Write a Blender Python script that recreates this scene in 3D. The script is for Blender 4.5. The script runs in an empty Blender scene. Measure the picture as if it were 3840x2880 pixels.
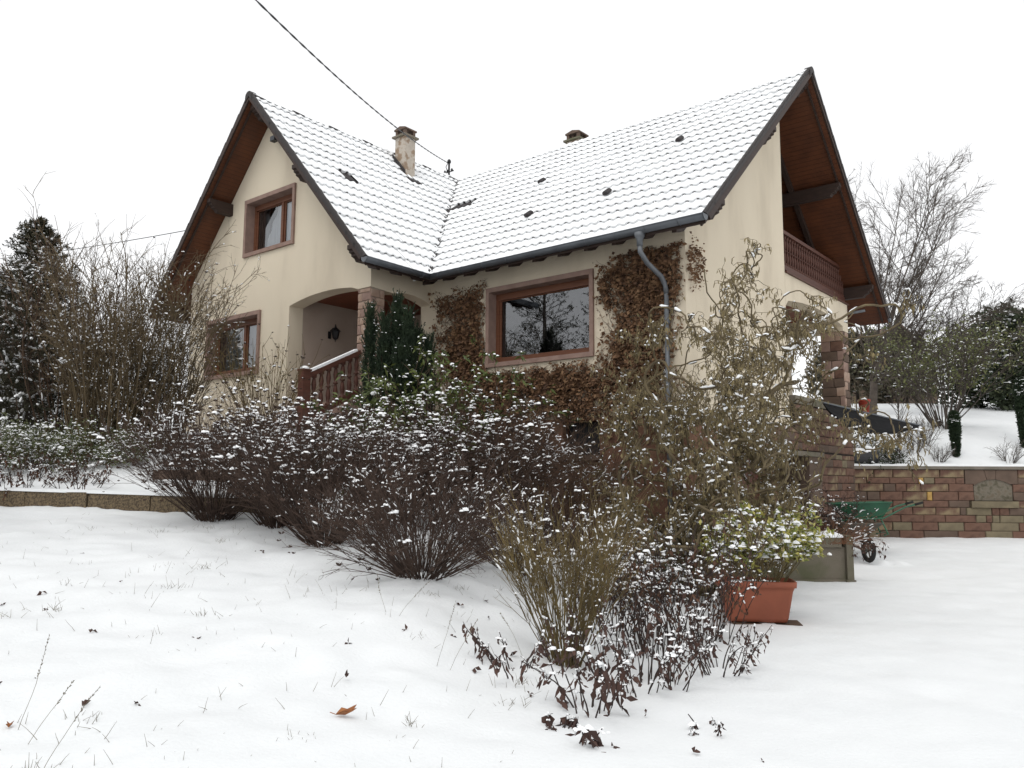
import bpy, math, random
import numpy as np
from mathutils import Vector, Matrix
from mathutils.geometry import tessellate_polygon

# ------------------------------------------------------------------ camera, sky, sun, exposure
SC = bpy.context.scene
COL = SC.collection
CAM_H = 1.55
PITCH, ROLL, YAW = math.radians(6.8355), math.radians(-0.3145), math.radians(39.4838)
cam_d = bpy.data.cameras.new('camera'); cam = bpy.data.objects.new('camera', cam_d); COL.objects.link(cam)
cam_d.sensor_fit = 'HORIZONTAL'; cam_d.sensor_width = 36.0; cam_d.lens = 36.0 * 3056.95 / 3840.0
cam_d.clip_start = 0.05; cam_d.clip_end = 3000
_right = Vector((1, 0, 0)); _fwd = Vector((0, math.cos(PITCH), math.sin(PITCH))); _down = Vector((0, math.sin(PITCH), -math.cos(PITCH)))
_ri = math.cos(ROLL) * _right + math.sin(ROLL) * _down
_dn = -math.sin(ROLL) * _right + math.cos(ROLL) * _down
cam.matrix_world = Matrix(((_ri.x, -_dn.x, -_fwd.x, 0), (_ri.y, -_dn.y, -_fwd.y, 0), (_ri.z, -_dn.z, -_fwd.z, CAM_H), (0, 0, 0, 1)))
SC.camera = cam

world = bpy.data.worlds.new('World'); SC.world = world; world.use_nodes = True
wn = world.node_tree.nodes; wl = world.node_tree.links; wn.clear()
SUN_EL, SUN_AZ = math.radians(60), math.radians(202)      # behind the camera, a little to the left
sky = wn.new('ShaderNodeTexSky'); sky.sky_type = 'NISHITA'; sky.sun_disc = False
sky.sun_elevation = SUN_EL; sky.sun_rotation = SUN_AZ; sky.dust_density = 1.0; sky.air_density = 1.0
hs = wn.new('ShaderNodeHueSaturation'); hs.inputs['Saturation'].default_value = 0.08
bg1 = wn.new('ShaderNodeBackground'); bg1.inputs['Strength'].default_value = 0.05
bg2 = wn.new('ShaderNodeBackground'); bg2.inputs['Color'].default_value = (0.985, 0.99, 1.0, 1); bg2.inputs['Strength'].default_value = 0.88
addw = wn.new('ShaderNodeAddShader'); outw = wn.new('ShaderNodeOutputWorld')
wl.new(sky.outputs['Color'], hs.inputs['Color']); wl.new(hs.outputs['Color'], bg1.inputs['Color'])
wl.new(bg1.outputs[0], addw.inputs[0]); wl.new(bg2.outputs[0], addw.inputs[1]); wl.new(addw.outputs[0], outw.inputs['Surface'])

sun_d = bpy.data.lights.new('sun', 'SUN'); sun_d.energy = 1.1; sun_d.angle = math.radians(40); sun_d.color = (1.0, 0.975, 0.94)
sun = bpy.data.objects.new('sun', sun_d); COL.objects.link(sun)
_sd = Vector((math.sin(SUN_AZ) * math.cos(SUN_EL), math.cos(SUN_AZ) * math.cos(SUN_EL), math.sin(SUN_EL)))
sun.rotation_euler = _sd.to_track_quat('Z', 'Y').to_euler(); sun.location = (0, 0, 40)

vs = SC.view_settings
vs.view_transform = 'Standard'; vs.look = 'None'; vs.exposure = 0.0; vs.gamma = 1.0; vs.use_curve_mapping = False

# ------------------------------------------------------------------ materials
def mat(name, c1, c2=None, scale=8.0, rough=0.8, bump=0.0, bscale=60.0, stripes=None, detail=6.0, c3=None, metal=0.0, spec=0.3, contrast=(0.35, 0.65), stretch=None, trans=0.0):
    m = bpy.data.materials.new(name); m.use_nodes = True
    nt = m.node_tree; n = nt.nodes; l = nt.links
    b = n['Principled BSDF']; b.inputs['Roughness'].default_value = rough; b.inputs['Metallic'].default_value = metal
    b.inputs['Specular IOR Level'].default_value = spec
    tc = n.new('ShaderNodeTexCoord'); src = tc.outputs['Object']
    if stretch:
        mp = n.new('ShaderNodeMapping'); mp.inputs['Scale'].default_value = stretch; l.new(src, mp.inputs[0]); src = mp.outputs[0]
    if c2 is None:
        c2 = tuple(x * 0.75 for x in c1)
    nz = n.new('ShaderNodeTexNoise'); nz.inputs['Scale'].default_value = scale; nz.inputs['Detail'].default_value = detail
    l.new(src, nz.inputs['Vector'])
    rp = n.new('ShaderNodeValToRGB'); l.new(nz.outputs['Fac'], rp.inputs['Fac'])
    e = rp.color_ramp.elements
    e[0].position, e[1].position = contrast
    e[0].color = (*c1, 1); e[1].color = (*c2, 1)
    if c3:
        x = e.new((contrast[0] + contrast[1]) / 2); x.color = (*c3, 1)
    col = rp.outputs['Color']
    if stripes:       # (axis vector, period in m, darkness)
        ax, per, dark = stripes
        dt = n.new('ShaderNodeVectorMath'); dt.operation = 'DOT_PRODUCT'; dt.inputs[1].default_value = ax; l.new(tc.outputs['Object'], dt.inputs[0])
        dv = n.new('ShaderNodeMath'); dv.operation = 'DIVIDE'; dv.inputs[1].default_value = per; l.new(dt.outputs['Value'], dv.inputs[0])
        fr = n.new('ShaderNodeMath'); fr.operation = 'FRACT'; l.new(dv.outputs[0], fr.inputs[0])
        r2 = n.new('ShaderNodeValToRGB'); l.new(fr.outputs[0], r2.inputs['Fac'])
        q = r2.color_ramp.elements; q[0].position = 0.0; q[0].color = (dark, dark, dark, 1); q[1].position = 0.16; q[1].color = (1, 1, 1, 1)
        mx = n.new('ShaderNodeMix'); mx.data_type = 'RGBA'; mx.blend_type = 'MULTIPLY'; mx.inputs['Factor'].default_value = 1.0
        l.new(col, mx.inputs['A']); l.new(r2.outputs['Color'], mx.inputs['B']); col = mx.outputs['Result']
        bp2 = n.new('ShaderNodeBump'); bp2.inputs['Strength'].default_value = 0.5; bp2.inputs['Distance'].default_value = 0.01
        l.new(r2.outputs['Color'], bp2.inputs['Height']); l.new(bp2.outputs[0], b.inputs['Normal'])
    l.new(col, b.inputs['Base Color'])
    if bump > 0 and not stripes:
        nb = n.new('ShaderNodeTexNoise'); nb.inputs['Scale'].default_value = bscale; nb.inputs['Detail'].default_value = 5.0
        l.new(tc.outputs['Object'], nb.inputs['Vector'])
        bp = n.new('ShaderNodeBump'); bp.inputs['Strength'].default_value = bump; bp.inputs['Distance'].default_value = 0.02
        l.new(nb.outputs['Fac'], bp.inputs['Height']); l.new(bp.outputs[0], b.inputs['Normal'])
    if trans > 0:
        tr = n.new('ShaderNodeBsdfTranslucent'); l.new(col, tr.inputs['Color'])
        ms = n.new('ShaderNodeMixShader'); ms.inputs[0].default_value = trans
        l.new(b.outputs[0], ms.inputs[1]); l.new(tr.outputs[0], ms.inputs[2]); l.new(ms.outputs[0], n['Material Output'].inputs['Surface'])
    return m

M = {}
M['snow'] = mat('snow', (0.715, 0.733, 0.74), (0.738, 0.754, 0.76), scale=2.0, rough=0.7, bump=0.25, bscale=35.0, spec=0.15)
M['snow_soft'] = mat('snow_soft', (0.82, 0.83, 0.84), (0.84, 0.85, 0.855), scale=3.0, rough=0.75, bump=0.15, bscale=90.0, spec=0.1)
M['cream'] = mat('cream_render', (0.67, 0.59, 0.462), (0.575, 0.50, 0.388), scale=1.1, rough=0.92, bump=0.45, bscale=90.0, stretch=(1, 1, 0.35), c3=(0.65, 0.57, 0.445), spec=0.1)
M['porch'] = mat('shaded_porch_render', (0.40, 0.325, 0.27), (0.36, 0.29, 0.24), scale=1.5, rough=0.92, bump=0.3, bscale=110.0, spec=0.1)  # inner porch walls browner than the cream: porch shade put into the colour
M['plinth'] = mat('brown_plinth_render', (0.19, 0.105, 0.072), (0.15, 0.082, 0.057), scale=2.0, rough=0.92, bump=0.4, bscale=90.0, spec=0.1)
M['sandstone'] = mat('pink_sandstone', (0.29, 0.20, 0.165), (0.235, 0.158, 0.13), scale=5.0, rough=0.85, bump=0.2, bscale=80.0, spec=0.15)
M['window_wood'] = mat('window_wood', (0.155, 0.063, 0.033), (0.12, 0.047, 0.026), scale=3.0, rough=0.5, stretch=(1, 1, 12))
M['dark_wood'] = mat('dark_wood', (0.042, 0.025, 0.019), (0.030, 0.018, 0.014), scale=4.0, rough=0.6, stretch=(1, 1, 6), spec=0.3)
M['red_wood'] = mat('red_wood', (0.098, 0.038, 0.025), (0.07, 0.028, 0.019), scale=4.0, rough=0.55, stretch=(1, 1, 6))
M['soffit'] = mat('soffit_boards', (0.112, 0.038, 0.016), (0.08, 0.028, 0.013), scale=2.5, rough=0.5, stripes=((0, 0, 1), 0.075, 0.45))
M['ceiling_wood'] = mat('ceiling_boards', (0.20, 0.062, 0.03), (0.15, 0.048, 0.025), scale=2.5, rough=0.6, stripes=((0, 1, 0), 0.09, 0.5))
M['tile'] = mat('dark_roof_tile', (0.038, 0.032, 0.032), (0.024, 0.021, 0.022), scale=20.0, rough=0.6, bump=0.2, bscale=60.0)
M['verge'] = mat('verge_tile', (0.036, 0.030, 0.029), (0.026, 0.022, 0.021), scale=15.0, rough=0.6, bump=0.2)
M['zinc'] = mat('zinc', (0.115, 0.125, 0.14), (0.085, 0.093, 0.105), scale=3.0, rough=0.45, metal=0.25, spec=0.4)
M['zinc_light'] = mat('weathered_zinc', (0.15, 0.16, 0.172), (0.10, 0.107, 0.118), scale=5.0, rough=0.5, metal=0.2)
M['black_metal'] = mat('black_metal', (0.016, 0.016, 0.018), rough=0.45)
M['cable'] = mat('cable_sheath', (0.055, 0.055, 0.058), rough=0.6)
M['chimney_plaster'] = mat('chimney_plaster', (0.40, 0.355, 0.30), (0.26, 0.19, 0.135), scale=4.0, rough=0.9, bump=0.4, bscale=60, c3=(0.44, 0.39, 0.33), contrast=(0.40, 0.56))
M['concrete'] = mat('mossy_concrete', (0.17, 0.145, 0.115), (0.105, 0.105, 0.062), scale=2.6, rough=0.9, bump=0.4, bscale=70, c3=(0.145, 0.13, 0.095))
M['cap_stone'] = mat('cap_concrete', (0.19, 0.165, 0.14), (0.14, 0.125, 0.10), scale=4.0, rough=0.9, bump=0.3, bscale=80)
M['kerb'] = mat('aggregate_kerb', (0.20, 0.15, 0.09), (0.07, 0.053, 0.037), scale=45.0, rough=0.9, bump=0.9, bscale=45, detail=2.0)
M['mortar'] = mat('dark_mortar', (0.045, 0.036, 0.03), rough=0.95, bump=0.4)
M['st_red'] = mat('red_sandstone', (0.135, 0.074, 0.052), (0.098, 0.055, 0.040), scale=4.0, rough=0.9, bump=0.6, bscale=40, c3=(0.155, 0.088, 0.063))
M['st_mix'] = mat('mottled_sandstone', (0.118, 0.065, 0.048), (0.23, 0.175, 0.105), scale=3.2, rough=0.9, bump=0.5, bscale=45, contrast=(0.45, 0.60))
M['st_olive'] = mat('olive_sandstone', (0.20, 0.165, 0.105), (0.145, 0.12, 0.078), scale=4.0, rough=0.9, bump=0.5, bscale=45)
M['st_ochre'] = mat('ochre_sandstone', (0.44, 0.28, 0.09), (0.36, 0.22, 0.07), scale=9.0, rough=0.9, bump=0.3)
M['st_grey'] = mat('brown_grey_sandstone', (0.13, 0.09, 0.068), (0.10, 0.07, 0.053), scale=4.0, rough=0.9, bump=0.4, bscale=50)
M['st_porch'] = mat('porch_sandstone', (0.40, 0.30, 0.235), (0.30, 0.20, 0.15), scale=4.0, rough=0.9, bump=0.4, bscale=50)
M['niche'] = mat('lichen_niche', (0.13, 0.105, 0.075), (0.085, 0.075, 0.05), scale=7.0, rough=0.95, bump=0.4, c3=(0.16, 0.14, 0.11))
M['terracotta'] = mat('terracotta_plastic', (0.27, 0.082, 0.044), (0.215, 0.064, 0.035), scale=3.0, rough=0.55)
M['soil'] = mat('wet_earth', (0.035, 0.026, 0.018), (0.02, 0.015, 0.011), scale=14.0, rough=0.95, bump=0.8)
M['rust'] = mat('rusty_steel', (0.12, 0.085, 0.065), (0.055, 0.060, 0.052), scale=6.0, rough=0.75, bump=0.2, c3=(0.10, 0.075, 0.055))
M['green_paint'] = mat('green_paint', (0.012, 0.095, 0.045), (0.009, 0.07, 0.034), scale=5.0, rough=0.35, spec=0.45)
M['dark_sheet'] = mat('dark_sheet_metal', (0.014, 0.014, 0.015), (0.009, 0.009, 0.01), rough=0.8, spec=0.08)
M['rubber'] = mat('rubber', (0.02, 0.019, 0.018), rough=0.8)
M['black_plastic'] = mat('black_plastic', (0.038, 0.038, 0.04), (0.028, 0.028, 0.03), rough=0.5)
M['yellow_sheet'] = mat('yellow_sheet', (0.50, 0.29, 0.03), (0.36, 0.2, 0.03), scale=10.0, rough=0.5)
M['red_plastic'] = mat('red_pot', (0.32, 0.045, 0.025), rough=0.5)
M['curtain'] = mat('white_net_curtain', (0.80, 0.81, 0.83), (0.68, 0.69, 0.71), scale=3.0, rough=0.9, stretch=(9, 9, 0.3))
M['room'] = mat('dim_interior', (0.13, 0.125, 0.12), rough=0.95)
M['room_grey'] = mat('grey_interior_panel', (0.30, 0.31, 0.33), rough=0.9)
M['far_house'] = mat('far_house_wall', (0.16, 0.115, 0.085), rough=0.95)
# plants
M['tw_red'] = mat('dark_red_twig', (0.080, 0.050, 0.036), (0.045, 0.029, 0.023), scale=6.0, rough=0.8)
M['tw_brown'] = mat('brown_twig', (0.105, 0.066, 0.042), (0.07, 0.044, 0.03), scale=6.0, rough=0.85)
M['tw_shrub'] = mat('brown_green_stem', (0.145, 0.108, 0.060), (0.09, 0.066, 0.040), scale=5.0, rough=0.85)
M['tw_olive'] = mat('olive_twig', (0.17, 0.125, 0.05), (0.10, 0.075, 0.035), scale=5.0, rough=0.8)
M['tw_hazel'] = mat('hazel_bark', (0.15, 0.118, 0.065), (0.085, 0.064, 0.038), scale=6.0, rough=0.85)
M['tw_grey'] = mat('grey_bark', (0.095, 0.078, 0.064), (0.06, 0.048, 0.04), scale=6.0, rough=0.9)
M['tw_dark'] = mat('black_brown_stem', (0.045, 0.032, 0.028), (0.028, 0.02, 0.018), scale=6.0, rough=0.85)
M['catkin'] = mat('hazel_catkin', (0.25, 0.20, 0.10), (0.155, 0.122, 0.062), scale=9.0, rough=0.85)
M['vine_leaf'] = mat('withered_vine_leaf', (0.265, 0.16, 0.088), (0.10, 0.056, 0.036), scale=9.0, rough=0.8, c3=(0.185, 0.102, 0.056), trans=0.2)
M['dead_leaf'] = mat('dead_hanging_leaf', (0.085, 0.045, 0.034), (0.045, 0.026, 0.022), scale=7.0, rough=0.8)
M['dead_red'] = mat('dead_russet_leaf', (0.105, 0.052, 0.030), (0.055, 0.029, 0.020), scale=7.0, rough=0.8)
M['leaf_tan'] = mat('tan_leaf', (0.32, 0.13, 0.045), (0.24, 0.09, 0.035), scale=30.0, rough=0.7)
M['rhodo'] = mat('rhododendron_leaf', (0.055, 0.075, 0.02), (0.10, 0.12, 0.022), scale=3.0, rough=0.45, contrast=(0.4, 0.7))
M['varieg'] = mat('variegated_leaf', (0.13, 0.16, 0.035), (0.42, 0.38, 0.11), scale=14.0, rough=0.45, contrast=(0.42, 0.6))
M['evergreen'] = mat('evergreen_leaf', (0.06, 0.075, 0.03), (0.11, 0.12, 0.05), scale=4.0, rough=0.55)
M['bright_leaf'] = mat('bright_evergreen_leaf', (0.085, 0.10, 0.035), (0.15, 0.155, 0.055), scale=4.0, rough=0.55)
M['yew'] = mat('yew_needle', (0.014, 0.026, 0.013), (0.026, 0.042, 0.018), scale=5.0, rough=0.7)
M['spruce'] = mat('spruce_needle', (0.030, 0.031, 0.017), (0.052, 0.045, 0.025), scale=3.0, rough=0.8)
M['hedge'] = mat('hedge_foliage', (0.022, 0.033, 0.016), (0.045, 0.055, 0.028), scale=2.0, rough=0.8)
M['far_green'] = mat('far_scrub', (0.085, 0.082, 0.055), (0.12, 0.10, 0.07), scale=2.0, rough=0.9)
M['grass'] = mat('dry_grass', (0.22, 0.20, 0.15), (0.14, 0.125, 0.095), scale=3.0, rough=0.85)
M['orange_grass'] = mat('russet_grass', (0.22, 0.10, 0.05), (0.14, 0.065, 0.035), scale=4.0, rough=0.85)

def glass_mat():
    m = bpy.data.materials.new('window_glass'); m.use_nodes = True
    n = m.node_tree.nodes; l = m.node_tree.links; n.clear()
    o = n.new('ShaderNodeOutputMaterial'); mx = n.new('ShaderNodeMixShader'); t = n.new('ShaderNodeBsdfTransparent'); g = n.new('ShaderNodeBsdfGlossy')
    fr = n.new('ShaderNodeFresnel'); fr.inputs['IOR'].default_value = 2.3
    t.inputs['Color'].default_value = (0.82, 0.84, 0.84, 1); g.inputs['Roughness'].default_value = 0.01; g.inputs['Color'].default_value = (0.95, 0.97, 1, 1)
    nz = n.new('ShaderNodeTexNoise'); nz.inputs['Scale'].default_value = 1.3; bp = n.new('ShaderNodeBump'); bp.inputs['Strength'].default_value = 0.03; bp.inputs['Distance'].default_value = 0.05
    l.new(nz.outputs['Fac'], bp.inputs['Height']); l.new(bp.outputs[0], g.inputs['Normal'])
    l.new(fr.outputs[0], mx.inputs[0]); l.new(t.outputs[0], mx.inputs[1]); l.new(g.outputs[0], mx.inputs[2]); l.new(mx.outputs[0], o.inputs[0])
    return m
M['glass'] = glass_mat()

# ------------------------------------------------------------------ helpers
def empty(name, loc=(0, 0, 0), rz=0.0, label=None, cat=None, group=None):
    o = bpy.data.objects.new(name, None); COL.objects.link(o); o.empty_display_size = 0.2
    o.location = loc; o.rotation_euler = (0, 0, rz)
    tag(o, label, cat, group); return o
def tag(o, label=None, cat=None, group=None, kind=None):
    if label: o['label'] = label
    if cat: o['category'] = cat
    if group: o['group'] = group
    if kind: o['kind'] = kind
    return o
def mesh(name, verts, faces, mats, smooth=False, mi=None):
    """verts (n,3); faces: list of index lists, or list of int arrays (m,3)/(m,4)"""
    me = bpy.data.meshes.new(name)
    verts = np.asarray(verts, dtype=np.float32).reshape(-1, 3)
    if isinstance(faces, (list, tuple)) and len(faces) and isinstance(faces[0], np.ndarray) and faces[0].ndim == 2:
        loops = np.concatenate([f.ravel() for f in faces]).astype(np.int32)
        tot = np.concatenate([np.full(len(f), f.shape[1], np.int32) for f in faces])
        start = np.concatenate([[0], np.cumsum(tot)[:-1]]).astype(np.int32)
        me.vertices.add(len(verts)); me.vertices.foreach_set('co', verts.ravel())
        me.loops.add(len(loops)); me.loops.foreach_set('vertex_index', loops)
        me.polygons.add(len(tot)); me.polygons.foreach_set('loop_start', start); me.polygons.foreach_set('loop_total', tot)
        me.update(calc_edges=True)
    else:
        me.from_pydata(verts.tolist(), [], [list(map(int, f)) for f in faces]); me.update()
    for m in (mats if isinstance(mats, (list, tuple)) else [mats]):
        me.materials.append(M[m] if isinstance(m, str) else m)
    if mi is not None: me.polygons.foreach_set('material_index', np.asarray(mi, np.int32))
    if smooth: me.polygons.foreach_set('use_smooth', np.ones(len(me.polygons), bool))
    me.validate()
    return me
def obj(name, me, parent=None, loc=None, kind=None):
    o = bpy.data.objects.new(name, me); COL.objects.link(o)
    if parent is not None: o.parent = parent
    if loc is not None: o.location = loc
    if kind: o['kind'] = kind
    return o
class MB:
    """collects shapes into one mesh"""
    def __init__(s): s.v = []; s.f = []; s.mi = []; s.n = 0
    def add(s, v, f, mi=0):
        v = np.asarray(v, float).reshape(-1, 3); s.v.append(v)
        for q in f: s.f.append([i + s.n for i in q]); s.mi.append(mi)
        s.n += len(v)
    def box(s, a, b, mi=0, top=None):
        (x0, y0, z0), (x1, y1, z1) = a, b
        v = [(x0, y0, z0), (x1, y0, z0), (x1, y1, z0), (x0, y1, z0), (x0, y0, z1), (x1, y0, z1), (x1, y1, z1), (x0, y1, z1)]
        f = [(3, 2, 1, 0), (4, 5, 6, 7), (0, 1, 5, 4), (1, 2, 6, 5), (2, 3, 7, 6), (3, 0, 4, 7)]
        s.add(v, f, mi)
        if top is not None: s.mi[-5] = top
    def beam(s, p, q, w, h, mi=0, up=(0, 0, 1)):
        p = Vector(p); q = Vector(q); d = (q - p).normalized(); up = Vector(up)
        sd = d.cross(up).normalized() * w / 2; u2 = sd.normalized().cross(d).normalized() * h / 2
        v = [p - sd - u2, p + sd - u2, p + sd + u2, p - sd + u2, q - sd - u2, q + sd - u2, q + sd + u2, q - sd + u2]
        s.add([tuple(x) for x in v], [(0, 1, 2, 3), (7, 6, 5, 4), (0, 4, 5, 1), (1, 5, 6, 2), (2, 6, 7, 3), (3, 7, 4, 0)], mi)
    def prism(s, poly, d, mi=0):
        """poly: list of 3D points (planar), extruded by vector d"""
        n = len(poly); p = np.asarray(poly, float); q = p + np.asarray(d, float)
        tr = tessellate_polygon([[Vector(x) for x in p.tolist()]])
        f = [list(t) for t in tr] + [[i + n for i in reversed(t)] for t in tr] + [[i, (i + 1) % n, (i + 1) % n + n, i + n] for i in range(n)]
        s.add(np.vstack([p, q]), f, mi)
    def tube(s, pts, r, n=8, mi=0, cap=True):
        pts = [Vector(p) for p in pts]; rr = r if isinstance(r, (list, tuple)) else [r] * len(pts)
        vs_ = []; prev = None
        for i, p in enumerate(pts):
            t = (pts[min(i + 1, len(pts) - 1)] - pts[max(i - 1, 0)]).normalized()
            a = prev if prev is not None else (Vector((0, 0, 1)) if abs(t.z) < 0.9 else Vector((1, 0, 0)))
            a = (a - t * a.dot(t)).normalized(); prev = a; b = t.cross(a)
            for k in range(n):
                g = 2 * math.pi * k / n; vs_.append(tuple(p + (a * math.cos(g) + b * math.sin(g)) * rr[i]))
        f = [[i * n + k, i * n + (k + 1) % n, (i + 1) * n + (k + 1) % n, (i + 1) * n + k] for i in range(len(pts) - 1) for k in range(n)]
        if cap: f += [list(range(n))[::-1], [(len(pts) - 1) * n + k for k in range(n)]]
        s.add(vs_, f, mi)
    def lathe(s, prof, c, n=12, mi=0):
        v = []; 
        for r, z in prof:
            for k in range(n):
                g = 2 * math.pi * k / n; v.append((c[0] + r * math.cos(g), c[1] + r * math.sin(g), c[2] + z))
        f = [[i * n + k, i * n + (k + 1) % n, (i + 1) * n + (k + 1) % n, (i + 1) * n + k] for i in range(len(prof) - 1) for k in range(n)]
        f += [list(range(n))[::-1], [(len(prof) - 1) * n + k for k in range(n)]]
        s.add(v, f, mi)
    def mesh(s, name, mats, smooth=False):
        return mesh(name, np.vstack(s.v), s.f, mats, smooth, s.mi)
    def obj(s, name, mats, parent=None, smooth=False, kind=None):
        return obj(name, s.mesh(name, mats, smooth), parent, kind=kind)

def sm(t):
    t = np.clip(t, 0, 1); return t * t * (3 - 2 * t)
def vnoise(x, y, seed=0):
    """smooth value noise, vectorised"""
    xi = np.floor(x).astype(np.int64); yi = np.floor(y).astype(np.int64); xf = x - xi; yf = y - yi
    def hsh(a, b):
        q = (a * 374761393 + b * 668265263 + seed * 974634777) & 0xffffffff
        q = ((q ^ (q >> 13)) * 1274126177) & 0xffffffff
        return ((q ^ (q >> 16)) & 0xffff) / 65535.0
    u = xf * xf * (3 - 2 * xf); v = yf * yf * (3 - 2 * yf)
    return (hsh(xi, yi) * (1 - u) + hsh(xi + 1, yi) * u) * (1 - v) + (hsh(xi, yi + 1) * (1 - u) + hsh(xi + 1, yi + 1) * u) * v - 0.5

CY, SY = math.cos(YAW), math.sin(YAW)
def H2W(u, v, z=0.0): return (u * CY + v * SY, -u * SY + v * CY, z)
def W2H(x, y): return (x * CY - y * SY, x * SY + y * CY)

# ------------------------------------------------------------------ ground
def wall_y(x): return 20.82 - 0.062 * (x - 8.68)
FOOT = [(3.15, 6.2), (3.45, 5.75), (3.75, 5.45), (3.05, 7.0), (2.95, 7.35), (4.4, 4.55), (5.2, 4.3), (5.0, 6.1), (5.9, 5.1), (6.2, 6.9), (4.3, 7.6), (6.9, 9.2), (7.4, 10.1), (6.6, 11.2), (5.9, 10.6), (7.9, 12.0), (4.1, 8.4), (7.1, 13.6)]
def G(x, y):
    x = np.asarray(x, float); y = np.asarray(y, float)
    drive = 0.22 * sm((y - 10) / 10.5)
    lawn = 0.105 * np.clip(y - 3.8, -3, 10.5) + 0.025 * np.clip(-x, 0, 12) + 0.2 * np.clip(y - 13.2, 0, 6) * sm((1.5 - x) / 3.0)
    kerb_y = 12.95 - 0.04 * (x + 6)
    lawn = lawn + 0.19 * sm((y - kerb_y) / 0.12) * sm((-3.2 - x) / 0.6)
    xe = 0.75 + 0.15 * (y - 5)
    s = sm((xe - x) / 2.3)
    z = drive + (lawn - drive) * s
    u, v = x * CY - y * SY, x * SY + y * CY
    up = np.interp(y, [20.5, 21.4, 24.0, 38.0, 60.0, 120.0, 600.0], [1.93, 2.02, 3.2, 5.35, 6.0, 7.0, 9.0])
    back = np.maximum(sm((y - wall_y(x) - 0.12) / 0.12) * (x > 7.6), sm((v - 21.75) / 0.2) * (u < -6.3) * (u > -24))
    far_l = sm((y - 22) / 14) * (1 - sm((x - 7.6) / 1.0))
    z = z * (1 - back) + np.maximum(z, up) * back
    z = np.where(back < 0.01, z + (np.maximum(z, up) - z) * far_l, z)
    return z
def gz(x, y): return float(G(x, y))

def lines(lo, hi, step, far):
    a = list(np.arange(lo, hi + 1e-6, step)); d = step
    p = hi
    while p < far: d *= 1.28; p += d; a.append(p)
    p = lo; d = step
    while p > -far: d *= 1.28; p -= d; a.insert(0, p)
    return np.array(a)
gx = lines(-9.0, 15.5, 0.085, 900); gy = lines(2.2, 25.0, 0.085, 900)
X, Y = np.meshgrid(gx, gy)
Zg = G(X, Y)
near = sm((60 - np.hypot(X, Y)) / 30)
Zg += near * (0.05 * vnoise(X * 0.7, Y * 0.7, 1) + 0.035 * vnoise(X * 2.1, Y * 2.1, 2) + 0.014 * vnoise(X * 6, Y * 6, 3))
lawnmask = sm((1.4 + 0.15 * (Y - 5) - X) / 1.5)
Zg += near * lawnmask * (0.045 * vnoise(X * 2.7, Y * 2.7, 5) + 0.03 * vnoise(X * 6.5, Y * 6.5, 4))
for (fx, fy) in FOOT:
    dx, dy = X - fx, Y - fy
    Zg -= 0.028 * np.exp(-((dx * 0.9 + dy * 0.4) ** 2 / 0.012 + (dy * 0.9 - dx * 0.4) ** 2 / 0.03))
# ruffled snow by the barrow wheel
Zg += 0.07 * np.exp(-((X - 6.95) ** 2 / 0.10 + (Y - 15.1) ** 2 / 0.04)) * (0.5 + 2 * vnoise(X * 8, Y * 8, 9))
ny, nx = X.shape
idx = np.arange(nx * ny).reshape(ny, nx)
gf = np.stack([idx[:-1, :-1], idx[:-1, 1:], idx[1:, 1:], idx[1:, :-1]], -1).reshape(-1, 4)
g_o = obj('ground', mesh('ground', np.stack([X, Y, Zg], -1).reshape(-1, 3), [gf], 'snow', smooth=True))
tag(g_o, 'snow covered lawn, drive and rising garden', 'ground', kind='structure')

# ------------------------------------------------------------------ the house
HU, HV, HZ = -12.0, 14.0, 0.0
hw = H2W(HU, HV, HZ)
HOUSE = empty('house', hw, -YAW, 'cream gabled house with snowy tiled roof, brown plinth and creeper', 'house')
def hl(v): return np.asarray(v, float).reshape(-1, 3) - np.array([HU, HV, HZ])
class HB(MB):
    """MB in house coordinates (u along the long front, v towards the back, z up)"""
    def mesh(s, name, mats, smooth=False): return mesh(name, hl(np.vstack(s.v)), s.f, mats, smooth, s.mi)
RU, RV, RZ = -16.47, 17.33, 10.65
KA, KB = (10.65 - 5.94) / 4.30, (10.65 - 5.94) / 5.33
EA, EB = -12.17, 12.00
def zA(u): return RZ - KA * abs(u - RU)
def zB(v): return RZ - KB * abs(v - RV)
UNDER = 0.19
VA, UW, UL = 10.9, -12.79, -19.94     # front gable wall plane, porch side wall, left wall
VB, UG, VR = 12.65, -6.51, 21.58      # long front wall plane, right gable plane, rear wall

def slab(parent, name, outer, holes, fmap, thick, mats, mi_front=0, jamb=0):
    """outer / holes in 2D, fmap(a,b,t) -> (u,v,z), t = 0 front .. thick back"""
    loops = [outer] + holes
    tri = tessellate_polygon([[Vector((a, b, 0)) for a, b in lp] for lp in loops])
    pts = [p for lp in loops for p in lp]; n = len(pts)
    hb = HB()
    v = [fmap(a, b, 0) for a, b in pts] + [fmap(a, b, thick) for a, b in pts]
    f = [list(t) for t in tri] + [[i + n for i in reversed(t)] for t in tri]
    k = 0
    for lp in loops:
        m = len(lp)
        for i in range(m): f.append([k + i, k + (i + 1) % m, k + (i + 1) % m + n, k + i + n])
        k += m
    hb.add(v, f)
    o = hb.obj(name, mats, parent); return o
def rect(a0, a1, b0, b1): return [(a0, b0), (a1, b0), (a1, b1), (a0, b1)]
def arc(a0, a1, zs, rise, n=14):
    """points along a flat arch from a0 to a1, springing at zs"""
    return [(a0 + (a1 - a0) * i / n, zs + rise * (1 - (2 * i / n - 1) ** 2)) for i in range(n + 1)]

WIN_UP = (-17.55, -15.50, 6.97, 8.42)
WIN_LO = (-19.06, -16.71, 4.05, 5.575)
WIN_MAIN = (-11.11, -8.42, 3.895, 5.575)
PLZ = 2.75
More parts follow.
